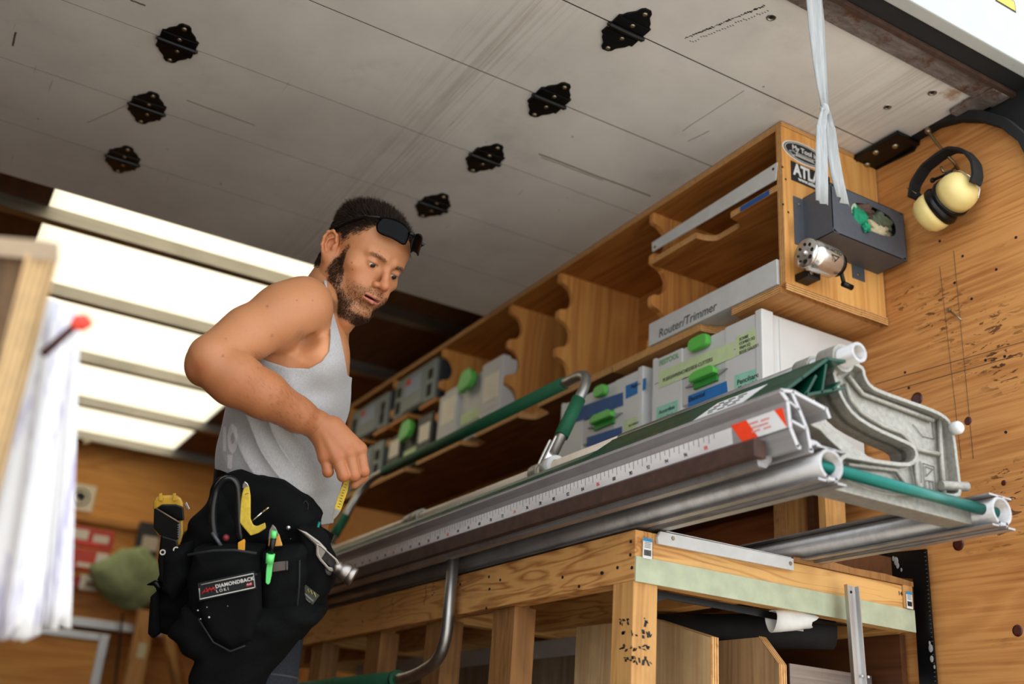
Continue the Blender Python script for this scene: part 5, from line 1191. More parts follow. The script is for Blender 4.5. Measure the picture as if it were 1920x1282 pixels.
def body_field(h):
    f = Field(C3(330, 480, 1.74)*np.array([1.02, 1.1, 1])-np.array([.02, .0, 0]), (-.255, .41, 2.47), h)
    S15 = (1, 1, 1.38)
    f.cone(C3(513, 975, DT), C3(524, 850, DT), .110, .105, 0, 'add', S15)
    f.cone(C3(524, 850, DT), C3(545, 740, DT), .105, .108, .03, 'add', S15)
    f.cone(C3(545, 740, DT), C3(568, 662, DT), .108, .088, .03, 'add', S15)
    f.cone(C3(568, 662, DT), C3(596, 612, DT), .088, .050, .03, 'add', (1, 1, 1.6))
    f.ell(C3(610, 670, DT-.07), (.045, .062, .075), .03); f.ell(C3(610, 670, DT+.07), (.045, .062, .075), .03)      # pecs
    f.ell(C3(500, 660, DT-.07), (.05, .09, .07), .03)                                                             # scapula / lat
    for a in NECK[:2]: f.cone(a[0], a[1], a[2]-.0012, a[3], .03, 'add', a[6])
    f.cone(C3(616, 560, DT), C3(575, 560, 2.06), .030, .036, .03)                                                # trapezius
    f.cone(C3(616, 560, DT+.02), C3(590, 570, 2.28), .030, .034, .03)
    # near arm
    f.cone(C3(566, 577, 2.04), C3(535, 592, 2.02), .060, .060, .02)
    f.cone(C3(535, 592, 2.02), C3(466, 624, 1.955), .060, .048, .02)
    f.cone(C3(466, 624, 1.955), C3(400, 672, 1.885), .048, .044, .015)
    f.ell(C3(450, 640, 1.945), (.055, .035, .04), .02)
    f.cone(C3(398, 676, 1.88), C3(386, 688, 1.885), .041, .036, .015)
    f.cone(C3(384, 690, 1.888), C3(381, 694, 1.892), .026, .024, .012)
    f.cone(C3(412, 694, 1.875), C3(440, 710, 1.88), .043, .0475, .006)
    f.cone(C3(440, 710, 1.88), C3(495, 740, 1.905), .0475, .042, .012)
    f.cone(C3(495, 740, 1.905), C3(556, 776, 1.95), .042, .0315, .012)
    f.cone(C3(556, 776, 1.95), C3(596, 797, 1.98), .0315, .0255, .012, 'add', (1, 1, .85))
    f.cone(C3(596, 797, 1.98), C3(606, 806, 1.985), .0250, .022, .01)
    f.ell(C3(572, 636, 2.018), (.016, .010, .010), .025, 'sub')                                                    # arm pit hollow
    # far arm hanging behind the trunk
    f.cone(C3(596, 590, 2.30), C3(560, 720, 2.38), .052, .042, .02)
    f.cone(C3(560, 720, 2.38), C3(545, 770, 2.40), .042, .040, .012)
    f.cone(C3(545, 770, 2.40), C3(560, 880, 2.36), .040, .026, .012)
    for k in range(4): f.cone(C3(560, 885, 2.35+.018*k), C3(562+3*k, 935, 2.34+.02*k), .012, .009, .012)
    f.cone(C3(565, 880, 2.34), C3(585, 915, 2.33), .012, .009, .012)
    return f
def hand_field(h):
    f = Field(C3(560, 770, 1.90), C3(712, 925, 2.10)+np.array([.0, .0, 0]), h)
    f.cone(C3(585, 791, 1.972), C3(604, 806, 1.985), .0262, .0245, .01, 'add', (1, 1, .85))
    kn = [C3(609, 857, 1.965), C3(632, 858, 1.960), C3(655, 849, 1.968), C3(675, 842, 1.985)]          # pinky .. index knuckles
    wr = [C3(598, 806, 1.978), C3(607, 806, 1.975), C3(618, 803, 1.978), C3(628, 800, 1.985)]
    for a, b, r in zip(wr, kn, (.0145, .0150, .0155, .0150)):
        f.cone(a, b, .0165, r*.88, .016)
        f.ell(b+np.array([0, -.001, -.003]), (.0100, .0100, .0095), .008)
    f.cone(C3(606, 820, 1.995), C3(650, 838, 2.005), .016, .018, .015)
    pip = [C3(615, 884, 1.957), C3(644, 891, 1.950), C3(664, 890, 1.958), C3(682, 883, 1.975)]
    rad = (.0098, .0112, .0112, .0105)
    for a, b, r in zip(kn, pip, rad):
        f.cone(a, b, r*1.08, r, .0035); f.ell(b+np.array([0, .001, 0]), (r*1.04, r*1.0, r*1.02), .003)
    # fingers fold back under the palm
    tip = [C3(617, 878, 1.995), C3(642, 884, 1.990), C3(660, 884, 1.995), C3(676, 886, 2.010)]
    for b, c, r in zip(pip, tip, rad): f.cone(b, c, r*.95, r*.85, .002)
    # thumb
    f.cone(C3(640, 820, 2.005), C3(676, 862, 2.020), .016, .013, .010); f.cone(C3(676, 862, 2.020), C3(680, 893, 1.998), .0125, .0110, .004); f.cone(C3(680, 893, 1.998), C3(664, 908, 1.984), .0108, .0085, .003)
    # tendons
    for a, b in zip(wr, kn): f.cone(a+np.array([0, 0, -.0145]), b+np.array([0, 0, -.0085]), .002, .0032, .008)
    return f
hf, bf, nf = head_field(.00135), body_field(.0027), hand_field(.00125)
hm, bmh, nm = hf.mesh(), bf.mesh(), nf.mesh()
def nz(v, f, seed=0.):     # cheap smooth noise
    x, y, z = v[:, 0]*f, v[:, 1]*f, v[:, 2]*f
    return (np.sin(x*1.7+1.3*np.sin(y*1.1+seed)+seed)*np.cos(y*1.9+1.1*np.sin(z*1.3))+np.sin(z*2.1+1.2*np.sin(x*.9+seed))*np.cos(x*1.3+y*.7))*.5
def sst(a, b, x): t = np.clip((x-a)/(b-a), 0, 1); return t*t*(3-2*t)
JAW = np.array([(-.068, .030, .022), (-.066, .026, -.006), (-.060, .024, -.034), (-.050, .036, -.058), (-.030, .062, -.082), (0, .076, -.100)])
def jaw_dist(h):
    q = h.copy(); q[:, 0] = -np.abs(q[:, 0]); d = np.full(len(q), 9.)
    for a, b in zip(JAW, JAW[1:]):
        e = b-a; t = np.clip(((q-a)@e)/(e@e), 0, 1); d = np.minimum(d, np.linalg.norm(q-a-t[:, None]*e, axis=1))
    return d
def beard(h):
    x, y, z = np.abs(h[:, 0]), h[:, 1], h[:, 2]; rj = .0235-.0165*sst(-.035, .02, z); j = 1-sst(rj*.55, rj*1.15, jaw_dist(h)+.0035*nz(h, 120))
    j = np.maximum(j, (1-sst(-.094, -.084, z))*sst(.035, .055, y)*(z > -.118)*.9)
    stub = sst(.030, .05, y)*(1-sst(-.040, -.028, z))*(1-sst(.045, .06, x))*.38
    must = (1-sst(.019, .026, x))*sst(-.046, -.040, z)*(1-sst(-.030, -.026, z))*sst(.08, .09, y)*.35
    d = np.maximum(np.maximum(j, stub), must); d *= sst(-.118, -.108, z)*(y > -.005)*(1-.55*sst(-.012, .02, z))
    lips = (x < .023)*(np.abs(z+.050) < .0095)*(y > .08)
    return np.where(lips, 0, d)
def scalp(h):
    x, y, z = np.abs(h[:, 0]), h[:, 1], h[:, 2]
    line = .100-.75*np.clip(.078-y, 0, .045)-1.5*np.clip(.028-y, 0, .03)              # hairline height for the side view
    side = sst(-.004, .004, z-line+.003*nz(h, 200))
    nape = sst(-.004, .004, -.018-y+.25*(z+.02))*sst(-.052, -.034, z)
    fade = sst(-.024, -.004, z-line+.006*nz(h, 160))*.55*(y < .055)*(y > -.02); side = np.maximum(side, fade)
    ear = ((y+.014)/.024)**2+((z-.004)/.036)**2 < 1
    return np.where(ear & (x > .066), 0, np.maximum(side, nape))
def skin_col(v):
    base = lin('#b47a52'); h = Hc(v); n = len(v); c = np.tile(base, (n, 1))
    inh = (np.linalg.norm(h*np.array([1, .9, .8]), axis=1) < .135)
    t = .5+.5*nz(v, 30); c *= (1+.10*(t-.5))[:, None]
    t2 = nz(v, 300, 2.); c *= (1+.035*t2)[:, None]
    px = v[:, 0]/v[:, 2]*F_PX+960; py = v[:, 1]/v[:, 2]*F_PX+641
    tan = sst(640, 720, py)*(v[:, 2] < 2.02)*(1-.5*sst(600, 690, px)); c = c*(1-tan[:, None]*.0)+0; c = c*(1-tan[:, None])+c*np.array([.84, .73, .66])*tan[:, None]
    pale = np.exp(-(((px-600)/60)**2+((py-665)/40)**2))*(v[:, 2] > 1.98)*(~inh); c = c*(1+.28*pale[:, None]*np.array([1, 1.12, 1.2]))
    pit = np.exp(-(((px-569)/17)**2+((py-632)/14)**2)); pit = pit*(.55+.6*np.abs(nz(v, 420))); c *= (1-.42*np.clip(pit, 0, 1)*(v[:, 2] > 1.97)*(~inh))[:, None]  # armpit shade and hair darkened into the skin colour
    for mx, my, r in ((501, 574, 1.9), (510, 629, 2.0), (557, 563, 1.4), (586, 563, 1.3), (423, 635, 1.5), (557, 577, 1.0), (462, 620, .9), (418, 667, 2.0)):
        m_ = np.exp(-(((px-mx)/r)**2+((py-my)/r)**2))*(v[:, 2] < 2.08); c = c*(1-m_[:, None]*.65)
    # knuckle / elbow redness
    for mx, my, r in ((611, 852, 9), (636, 852, 9), (655, 842, 9), (676, 836, 8), (615, 888, 9), (645, 894, 9), (666, 893, 9), (684, 886, 9), (372, 690, 16)):
        m_ = np.exp(-(((px-mx)/r)**2+((py-my)/r)**2))*(v[:, 2] < 2.03); c = c*(1-m_[:, None]*np.array([0, .16, .16]))
    # face
    x, y, z = h[:, 0], h[:, 1], h[:, 2]; ax = np.abs(x)
    def blob(cx, cy, cz, r, k): return np.exp(-((ax-cx)**2+(y-cy)**2+(z-cz)**2)/r**2)*k
    red = blob(0, .112, -.018, .014, .9)+blob(.04, .07, -.02, .02, .45)+blob(.080, -.012, .006, .03, .9)+blob(.013, .098, -.02, .008, .6); red = np.clip(red, 0, 1)*inh
    c = c*(1-red[:, None]*np.array([-.02, .20, .22]))
    lip = (np.exp(-((z+.0505)/.0072)**4)*np.exp(-(ax/.021)**6)*(y > .083))*inh; c = c*(1-lip[:, None])+lin('#b0665a')*lip[:, None]
    ins = (np.exp(-((z+.0498)/.0019)**4)*np.exp(-(ax/.018)**6)*(y > .080)*(y < .0965))*inh; c = c*(1-ins[:, None])+lin('#3a1512')*ins[:, None]
    bro = np.exp(-((z-.0325-.10*(ax-.03)*(ax < .03)+.12*np.clip(ax-.033, 0, 1))/.0042)**2)*sst(.012, .018, ax)*(1-sst(.044, .050, ax))*(y > .055); bro = bro*inh*(.55+.35*nz(h, 600)); c = c*(1-np.clip(bro, 0, 1)[:, None]*.42)
    lash = np.exp(-((z-.0166+.06*np.abs(ax-.031))/.0011)**2)*sst(.016, .020, ax)*(1-sst(.042, .046, ax))*(y > .072)*inh; c *= (1-.62*lash[:, None])
    lid = blob(.031, .086, .0115, .007, .35)*inh; c *= (1-lid[:, None]*np.array([.3, .6, .5]))
    b = beard(h)*inh; bt = np.clip(b*(.66+.22*nz(h, 500)), 0, .86); c = c*(1-bt[:, None])+lin('#3a2418')*bt[:, None]
    s_ = scalp(h)*inh; c = c*(1-.92*s_[:, None])+lin('#2a1c14')*.92*s_[:, None]
    for mx, my, r in ((711, 471, 1.2), (660, 492, 1.6), (661, 505, 1.2), (748, 457, .9)):
        m_ = np.exp(-(((px-mx)/r)**2+((py-my)/r)**2))*inh; c = c*(1-m_[:, None]*.6)
    return np.clip(c, 0, 1)
s = NT('skin'); at_ = s.n('ShaderNodeAttribute'); at_.attribute_name = 'col'
s.l(at_.outputs['Color'], s.b.inputs['Base Color']); s.p(rough=.48, spec=.4, sss=.12); s.b.inputs['Subsurface Radius'].default_value = (.012, .005, .003); s.b.inputs['Subsurface Scale'].default_value = 1.
s.bump(s.math('ADD', s.noise(420., det=3), s.math('MULTIPLY', s.noise(60.), 1.2)), .14, .0015); M_skinm = s.m
pl = C3(520, 1000, DT)@R
man = thing('person', 'man in a grey tank top leaning over the brake holding a yellow rule', 'person', (pl[0], pl[1], -.55))
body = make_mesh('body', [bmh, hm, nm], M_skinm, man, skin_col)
# nails
# eyes
M_eyew = plain('eye_white', '#c4bab2', .2, 0, 30, .05); M_iris = plain('iris_dark', '#2c2a22', .1)
for s_ in (-1, 1):
    c = Hw((s_*.031, .0740, .0160))@R; m = MB().ball((0, 0, 0), .0126, 20, 14); m.v = [tuple(np.array(p)+c) for p in m.v]; e = m.build('eye', M_eyew, man)
    g = np.array([.02, .90, -.46]); g /= np.linalg.norm(g); gi = (HB@g); gi /= np.linalg.norm(gi); gw = gi@R
    MB().lathe([(0, .0061), (.0010, .0055), (.0018, .0035), (.0021, .0003)], c+gw*.0110, gw, 18).build('iris', M_iris, e)
# ---- hair and beard as short strands
def strands(name, verts, wts, n, ln, dirf, mat, seed, wd=.00045, lift=0.):
    rg = np.random.default_rng(seed); p = wts/wts.sum(); idx = rg.choice(len(verts), n, p=p); P = verts[idx]+rg.normal(0, .0006, (n, 3)); D_, L_ = dirf(P, idx, rg)
    Lr = (ln*L_*rg.uniform(.6, 1.15, n))[:, None]; sd_ = np.cross(D_, rg.normal(size=(n, 3))); sd_ /= np.linalg.norm(sd_, axis=1)[:, None]; sd_ *= wd
    curl = rg.normal(0, .18, (n, 3)); m1 = P+D_*Lr*.5+curl*Lr*.15; m2 = P+D_*Lr+curl*Lr*.5
    V = np.stack([P-sd_, P+sd_, m1-sd_*.8, m1+sd_*.8, m2], 1).reshape(-1, 3); k = np.arange(n)*5
    q = np.stack([k, k+1, k+3, k+2], 1); t = np.stack([k+2, k+3, k+4], 1)
    return make_mesh(name, [(V, q, t)], mat, man)
hv, hq, ht = hm
nrm = np.zeros_like(hv); fn = np.cross(hv[hq[:, 1]]-hv[hq[:, 0]], hv[hq[:, 2]]-hv[hq[:, 0]])
for k in range(4): np.add.at(nrm, hq[:, k], fn)
nrm /= np.maximum(np.linalg.norm(nrm, axis=1), 1e-9)[:, None]
hh = Hc(hv); ctr_ = np.array([0, 0, .02]); 
if np.mean(np.sum(nrm*((hh-ctr_)@HB.T), 1)) < 0: nrm = -nrm
hd_ok = np.linalg.norm(hh*np.array([1, .9, .8]), axis=1) < .14
Zu, Yf, Xl = HB[:, 2]/.965, HB[:, 1]/.965, HB[:, 0]/.965
M_hair = plain('dark_brown_hair', '#24150b', .6, 0, 200, .4, spec=.2); M_beard = plain('brown_beard', '#3e2415', .6, 0, 200, .4, spec=.2)
def hdir(P, idx, rg):
    h = Hc(P); top = sst(.05, .10, h[:, 2])[:, None]; nn = nrm[idx]; back = -Yf*.85+Zu*.1
    d = nn*(.38+.22*top)+back*(.75*top)+(-Zu*.75-Yf*.35)*(1-top)+rg.normal(0, .16, (len(P), 3)); d /= np.linalg.norm(d, axis=1)[:, None]; return d, .35+.75*top[:, 0]
ws = scalp(hh)*hd_ok*np.where(hh[:, 2] > -.05, 1, 0)
strands('hair', hv, ws+1e-12, 24000, .019, hdir, M_hair, 1, .00045)
def bdir(P, idx, rg):
    nn = nrm[idx]; d = nn*.55-Zu*.75+Yf*.15+rg.normal(0, .25, (len(P), 3)); d /= np.linalg.norm(d, axis=1)[:, None]; b = beard(Hc(P)); return d, .35+.65*b
wb_ = beard(hh)**1.6*hd_ok
strands('beard', hv, wb_+1e-12, 12000, .0065, bdir, M_beard, 2, .00028)
def edir(P, idx, rg):
    nn = nrm[idx]; h = Hc(P); d = nn*.35+np.sign(h[:, :1])*Xl*.8+Zu*.25+rg.normal(0, .15, (len(P), 3)); d /= np.linalg.norm(d, axis=1)[:, None]; return d, np.ones(len(P))
ax_ = np.abs(hh[:, 0]); we = np.exp(-((hh[:, 2]-.0330-.10*(ax_-.03)*(ax_ < .03)+.12*np.clip(ax_-.033, 0, 1))/.0030)**2)*((ax_ > .013) & (ax_ < .049) & (hh[:, 1] > .055))*hd_ok
strands('eyebrows', hv, we+1e-12, 420, .006, edir, plain('brow_hair', '#5a3c28', .6), 3, .00022)
# fine arm hair on the forearm
bv, bq, _t = bmh
bn_ = np.zeros_like(bv); fb = np.cross(bv[bq[:, 1]]-bv[bq[:, 0]], bv[bq[:, 2]]-bv[bq[:, 0]])
for k in range(4): np.add.at(bn_, bq[:, k], fb)
bn_ /= np.maximum(np.linalg.norm(bn_, axis=1), 1e-9)[:, None]; 
far_ = bv[:, 2] < 1.93; tst = np.mean(np.sum(bn_[far_]*(bv[far_]-np.array([0, 0, 1.9])-0*bv[far_])*np.array([0, 0, 1]), 1))
if tst > 0: bn_ = -bn_
vpx = bv[:, 0]/bv[:, 2]*F_PX+960; vpy = bv[:, 1]/bv[:, 2]*F_PX+641
wa_ = ((vpx > 380) & (vpx < 600) & (vpy > 650) & (bv[:, 2] < 1.98) & (vpy > 640+.40*(vpx-440)))*1.0*sst(395, 520, vpx)
nrm_keep, hv_keep = nrm, hv; nrm = bn_
def adir(P, idx, rg):
    d = nrm[idx]*.30+np.array([.55, .55, 0])+rg.normal(0, .2, (len(P), 3)); d /= np.linalg.norm(d, axis=1)[:, None]; return d, np.ones(len(P))
strands('arm_hair', bv, wa_+1e-12, 2600, .010, adir, plain('arm_hair_brown', '#6a4428', .6), 4, .00012)
nrm = nrm_keep
# ------------------------------------------------------------------ tank top
def tank_field(h):
    f = Field((-.60, -.14, 1.93), (-.26, .375, 2.40), h); S15 = (1, 1, 1.38); o = .006
    f.cone(C3(513, 985, DT), C3(522, 850, DT), .118, .112, 0, 'add', S15)
    f.cone(C3(522, 850, DT), C3(545, 740, DT), .112, .108+o, .03, 'add', S15)
    f.cone(C3(545, 740, DT), C3(568, 662, DT), .108+o, .088+o, .03, 'add', S15)
    f.cone(C3(568, 662, DT), C3(596, 612, DT), .088+o, .050+o, .03, 'add', (1, 1, 1.6))
    f.ell(C3(610, 670, DT-.07), (.045+o, .062+o, .075+o), .03); f.ell(C3(610, 670, DT+.07), (.045+o, .062+o, .075+o), .03)
    f.ell(C3(500, 660, DT-.07), (.05+o, .09+o, .07+o), .03)
    f.cone(C3(616, 560, DT), C3(575, 560, 2.06), .030+o, .036+o, .03); f.cone(C3(616, 560, DT+.02), C3(590, 570, 2.28), .030+o, .034+o, .03)
    # belly hem bulge over the belt at the front
    f.ell(C3(575, 905, DT-.02), (.060, .075, .13), .04)
    X, Y, Z = np.meshgrid(*[f.lo[k]+f.h*np.arange(f.n[k], dtype=np.float32) for k in range(3)], indexing='ij', sparse=True)
    px = X/Z*F_PX+960; py = Y/Z*F_PX+641; near = np.clip((DT+.02-Z)/.05, 0, 1)
    # folds radiating from the waist
    u = (px-470)*.86-(py-800)*.50; v_ = (px-470)*.50+(py-800)*.86
    w1 = np.exp(-((py-840)/80)**2)*np.exp(-((px-505)/55)**2)
    f.a += (.011*(np.abs(np.sin(u/11.+.5*np.sin(v_/34)))**.6-.6)*w1*near).astype(np.float32)
    f.a += (-.0016*np.sin(px/23+py/11)*np.exp(-((py-740)/90)**2)*near).astype(np.float32)
    f.a += (-.003*np.sin((px*.3+py)/9.)*np.exp(-((py-930)/22)**2)*np.exp(-((px-600)/40)**2)).astype(np.float32)
    return f, px, py, Z
tf, tpx, tpy, tZ = tank_field(.0026)
# cut the openings: arm holes through the sides, neck opening above, hem below
def poly_sd(px, py, P):
    P = np.array(P, float); d = np.full(np.broadcast(px, py).shape, 1e9, np.float32); ins = np.zeros(d.shape, bool); n = len(P)
    for i in range(n):
        a, b = P[i], P[(i+1) % n]; e = b-a; wx, wy = px-a[0], py-a[1]; t = np.clip((wx*e[0]+wy*e[1])/e.dot(e), 0, 1); d = np.minimum(d, np.hypot(wx-e[0]*t, wy-e[1]*t))
        ins ^= ((a[1] > py) != (b[1] > py)) & (px < (b[0]-a[0])*(py-a[1])/(b[1]-a[1]+1e-9)+a[0])
    return np.where(ins, -d, d)/F_PX*2.05
ah = [(611, 545), (613.5, 572), (617.5, 600), (619, 630), (616, 660), (603, 678), (579, 691), (539, 689), (499, 676), (470, 660), (440, 600), (440, 520), (560, 480), (600, 500)]
sd1 = poly_sd(tpx, tpy, ah)
nk = [(612, 520), (616, 565), (626, 590), (638, 630), (646, 668), (652, 705), (672, 712), (760, 640), (700, 500)]
sd2 = poly_sd(tpx, tpy, nk)
zn = tZ-(DT-.035)                            # near side only for the arm hole
ahn = np.maximum(sd1, zn)
sdn = np.maximum(sd2, -(tZ-(DT-.135)))
ahf = np.maximum(poly_sd(tpx+4, tpy, ah), -(tZ-(DT+.06)))
tf.a = np.maximum(tf.a, -ahn); tf.a = np.maximum(tf.a, -sd2); tf.a = np.maximum(tf.a, -ahf); tf.a = np.maximum(tf.a, ((tpy-np.interp(np.clip(tpx, 380, 640), [380, 560, 590, 640], [960, 975, 986, 978]))/F_PX*2.05).astype(np.float32)+0*tf.a)
inner = None
def tank_col(v):
    px = v[:, 0]/v[:, 2]*F_PX+960; py = v[:, 1]/v[:, 2]*F_PX+641
    c = np.tile(lin('#a9a8a8'), (len(v), 1)); c *= (1+.05*nz(v, 25)+.05*nz(v, 380, 1.))[:, None]
    def ringm(cx, cy, rx, ry, w): q = np.sqrt(((px-cx)/rx)**2+((py-cy)/ry)**2); return (np.abs(q-1) < w)*1.
    m_ = np.maximum(ringm(436, 822, 6.5, 19, .45), ((np.abs(px-421) < 3) & (py > 800) & (py < 846))*1.); m_ = np.maximum(m_, ((np.abs(px-431) < 4.5) & (py > 853) & (py < 878))*1.)
    m_ = m_*(v[:, 2] < DT+.03); c = c*(1-m_[:, None])+lin('#cfcac8')*m_[:, None]; return np.clip(c, 0, 1)
s = NT('heather_grey_jersey'); at_ = s.n('ShaderNodeAttribute'); at_.attribute_name = 'col'
hx = s.ramp(s.noise(1., s.map((700, 700, 160)), det=3, rough=.7), (.3, .80), (.7, 1.12)); s.col(s.mix(1., at_.outputs['Color'], hx, 'MULTIPLY')); s.p(rough=.9, sheen=.25); s.bump(s.noise(600.), .25, .001); M_jersey = s.m
tank = make_mesh('tank_top', [tf.mesh()], M_jersey, man, tank_col)
# hem stitch along arm hole and neck
def ray_hit(px, py, field, d0, d1):
    ds = np.arange(d0, d1, .001); P = np.stack([C3(px, py, d) for d in ds]); ix = np.clip(((P-field.lo)/field.h).round().astype(int), 0, field.n-1); v = field.a[ix[:, 0], ix[:, 1], ix[:, 2]]
    k = np.argmax(v < 0); return ds[k] if v[k] < 0 else None
# ------------------------------------------------------------------ trousers and boots
tr = Field((-.62, .19, 1.55), (-.20, 1.30, 2.52), .006)
dn = -R[:, 2]                                                       # world down in the camera frame
hipc = C3(512, 985, DT)
tr.cone(C3(508, 965, DT), hipc+dn*.04, .100, .095, 0, 'add', (1, 1, 1.4))
lateral = np.array([.0, 0, 1.])
for sg, off in ((-1, .02), (1, -.035)):
    hp = hipc+lateral*sg*.085+dn*.03-np.array([.002, 0, 0]); kn_ = hp+dn*.46+np.array([.045+off, 0, 0]); an = hp+dn*.90+np.array([.01+off, 0, 0])
    tr.cone(hp, kn_, .082, .070, .03); tr.cone(kn_, an, .070, .056, .03)
s = NT('dark_blue_plaid'); sx = s.n('ShaderNodeSeparateXYZ'); s.l(s.map((1, 1, 1), rot=(0, 0, .4)), sx.inputs[0])
def lines(o_, per, w): return s.math('LESS_THAN', s.math('PINGPONG', o_, per), w)
g = s.math('MAXIMUM', lines(sx.outputs[0], .045, .0016), lines(sx.outputs[2], .05, .0016)); cc_ = s.mix(s.math('MULTIPLY', g, .55), s.ramp(s.noise(1., s.map((250, 250, 900)), det=2), (.35, '#0e1219'), (.7, '#232a35')), '#4d494c')
s.col(cc_); s.p(rough=.9); s.bump(s.noise(500.), .3, .001)
make_mesh('trousers', [tr.mesh()], s.m, man)
M_boot = plain('brown_work_boot', '#4a3020', .7)
for sg, off in ((-1, .02), (1, -.035)):
    an = (hipc+lateral*sg*.085+dn*.93+np.array([.01+off, 0, 0]))@R
    fw = np.array([.9, -.3, 0]); fw /= np.linalg.norm(fw); sdv = np.array([-fw[1], fw[0], 0]); zb = -.55
    m = MB().tube([(an[0], an[1], an[2]+.06), (an[0], an[1], zb+.08)], [.058, .062], 16).tube([np.array([an[0], an[1], zb+.05])-fw*.07, np.array([an[0], an[1], zb+.055])+fw*.05, np.array([an[0], an[1], zb+.04])+fw*.18], [.045, .050, .038], 16, flat=.9)
    m.build('boot', M_boot, man)
# ------------------------------------------------------------------ sunglasses pushed up on the forehead
sg_ = thing('sunglasses', 'black wraparound sunglasses pushed up on the forehead of the man', 'sunglasses', Hw((0, .09, .10))@R)
M_lens = plain('black_gloss_lens', '#030304', .15, 0, 50, .1, spec=.08)
def hw_(p): return Hw(p)@R
def lens(s_):
    vs = []; nu, nv = 14, 8; c0 = np.array([0, .107, .100]); up = np.array([0, -.30, .954]); nn_ = np.array([0, .954, .30])
    for th_ in (0, .0022):
        for i in range(nu+1):
            for j in range(nv+1):
                u = -1+2*i/nu; v_ = -1+2*j/nv; k = (1-abs(u)**5*.30)
                x = s_*(.035+.030*u*(1-.12*v_*v_)); zz = .0205*v_*k+.003*u-.004*(u*u)
                p = c0+np.array([x, 0, 0])+up*zz+nn_*(th_-x*x*8.5-.12*zz*abs(zz)*20)
                vs.append(hw_(p))
    n1 = (nu+1)*(nv+1); f = []
    for i in range(nu):
        for j in range(nv): a = i*(nv+1)+j; f += [(a, a+1, a+nv+2, a+nv+1), (n1+a, n1+a+nv+1, n1+a+nv+2, n1+a+1)]
    for i in range(nu): a, b = i*(nv+1), i*(nv+1)+nv; f += [(a, a+nv+1, n1+a+nv+1, n1+a), (b, n1+b, n1+b+nv+1, b+nv+1)]
    for j in range(nv): a, b = j, nu*(nv+1)+j; f += [(a, n1+a, n1+a+1, a+1), (b, b+1, n1+b+1, n1+b)]
    return MB().add(vs, f, True)
for s_ in (-1, 1): lens(s_).build('lens', M_lens, sg_)
MB().tube([hw_((-.007, .107, .106)), hw_((0, .108, .107)), hw_((.007, .107, .106))], .004, 10).build('bridge', M_black, sg_)
for s_ in (-1, 1):
    MB().tube([hw_(p) for p in ((s_*.064, .074, .104), (s_*.078, .046, .092), (s_*.084, .010, .066), (s_*.083, -.020, .044), (s_*.080, -.034, .022))], [.0052, .0048, .004, .0036, .003], 10, flat=.5).build('temple_arm', M_black, sg_)
# ------------------------------------------------------------------ folding rule in the hand
fr = thing('folding_rule', 'worn yellow folding rule held in the hand of the man', 'ruler', C3(640, 935, 1.99)@R)
def camquad(name, mat, pts, d, th, par, bevel=.0):
    m = MB(); n = len(pts); v = [tuple((C3(p[0], p[1], p[2] if len(p) > 2 else d))@R) for p in pts]; w = [tuple((C3(p[0], p[1], (p[2] if len(p) > 2 else d)+th))@R) for p in pts]
    m.add(v+w, [tuple(range(n)), tuple(range(2*n-1, n-1, -1))]+[(i, (i+1) % n, n+(i+1) % n, n+i) for i in range(n)]); return m.build(name, mat, par, bevel)
M_yel = plain('worn_yellow', '#d9b93c', .5, 0, 120, .3)
camquad('rule_blade', M_yel, [(649, 893), (657, 897), (652, 920), (639, 957), (627, 953), (634, 930)], 1.986, .004, fr, .0008)
tk = MB()
for k in range(9):
    a = C3(633+k*1.6-.0, 949-k*5.2, 1.9855)@R; b = C3(637+k*1.6, 950.5-k*5.2, 1.9855)@R; tk.tube([a, b], .0004, 4)
tk.build('rule_ticks', M_ink, fr, kind='stuff')
camquad('metal_tip', M_steel, [(627, 953), (639, 957), (633, 966), (626, 974), (622.5, 972)], 1.986, .003, fr, .0006)
# ------------------------------------------------------------------ tool belt with pouches (built as stuffed cloth forms on the hip)
def pxp(pts, d): return [tuple(C3(x, y, d)[:2]) for x, y in pts]
M_cord = NT('black_cordura'); M_cord.col(M_cord.ramp(M_cord.noise(9., det=4), (.3, '#050606'), (.75, '#0b0c0d'))); M_cord.p(rough=.85, spec=.15); M_cord.bump(M_cord.math('ADD', M_cord.noise(500.), M_cord.noise(25.)), .5, .003); M_cord = M_cord.m
M_leather = plain('black_leather_belt', '#070708', .6, 0, 90, .3, .3, spec=.2)
belt = thing('tool_belt', 'black cloth tool belt loaded with pouches on the hip of the man', 'tool belt', C3(470, 1080, 1.95)@R)
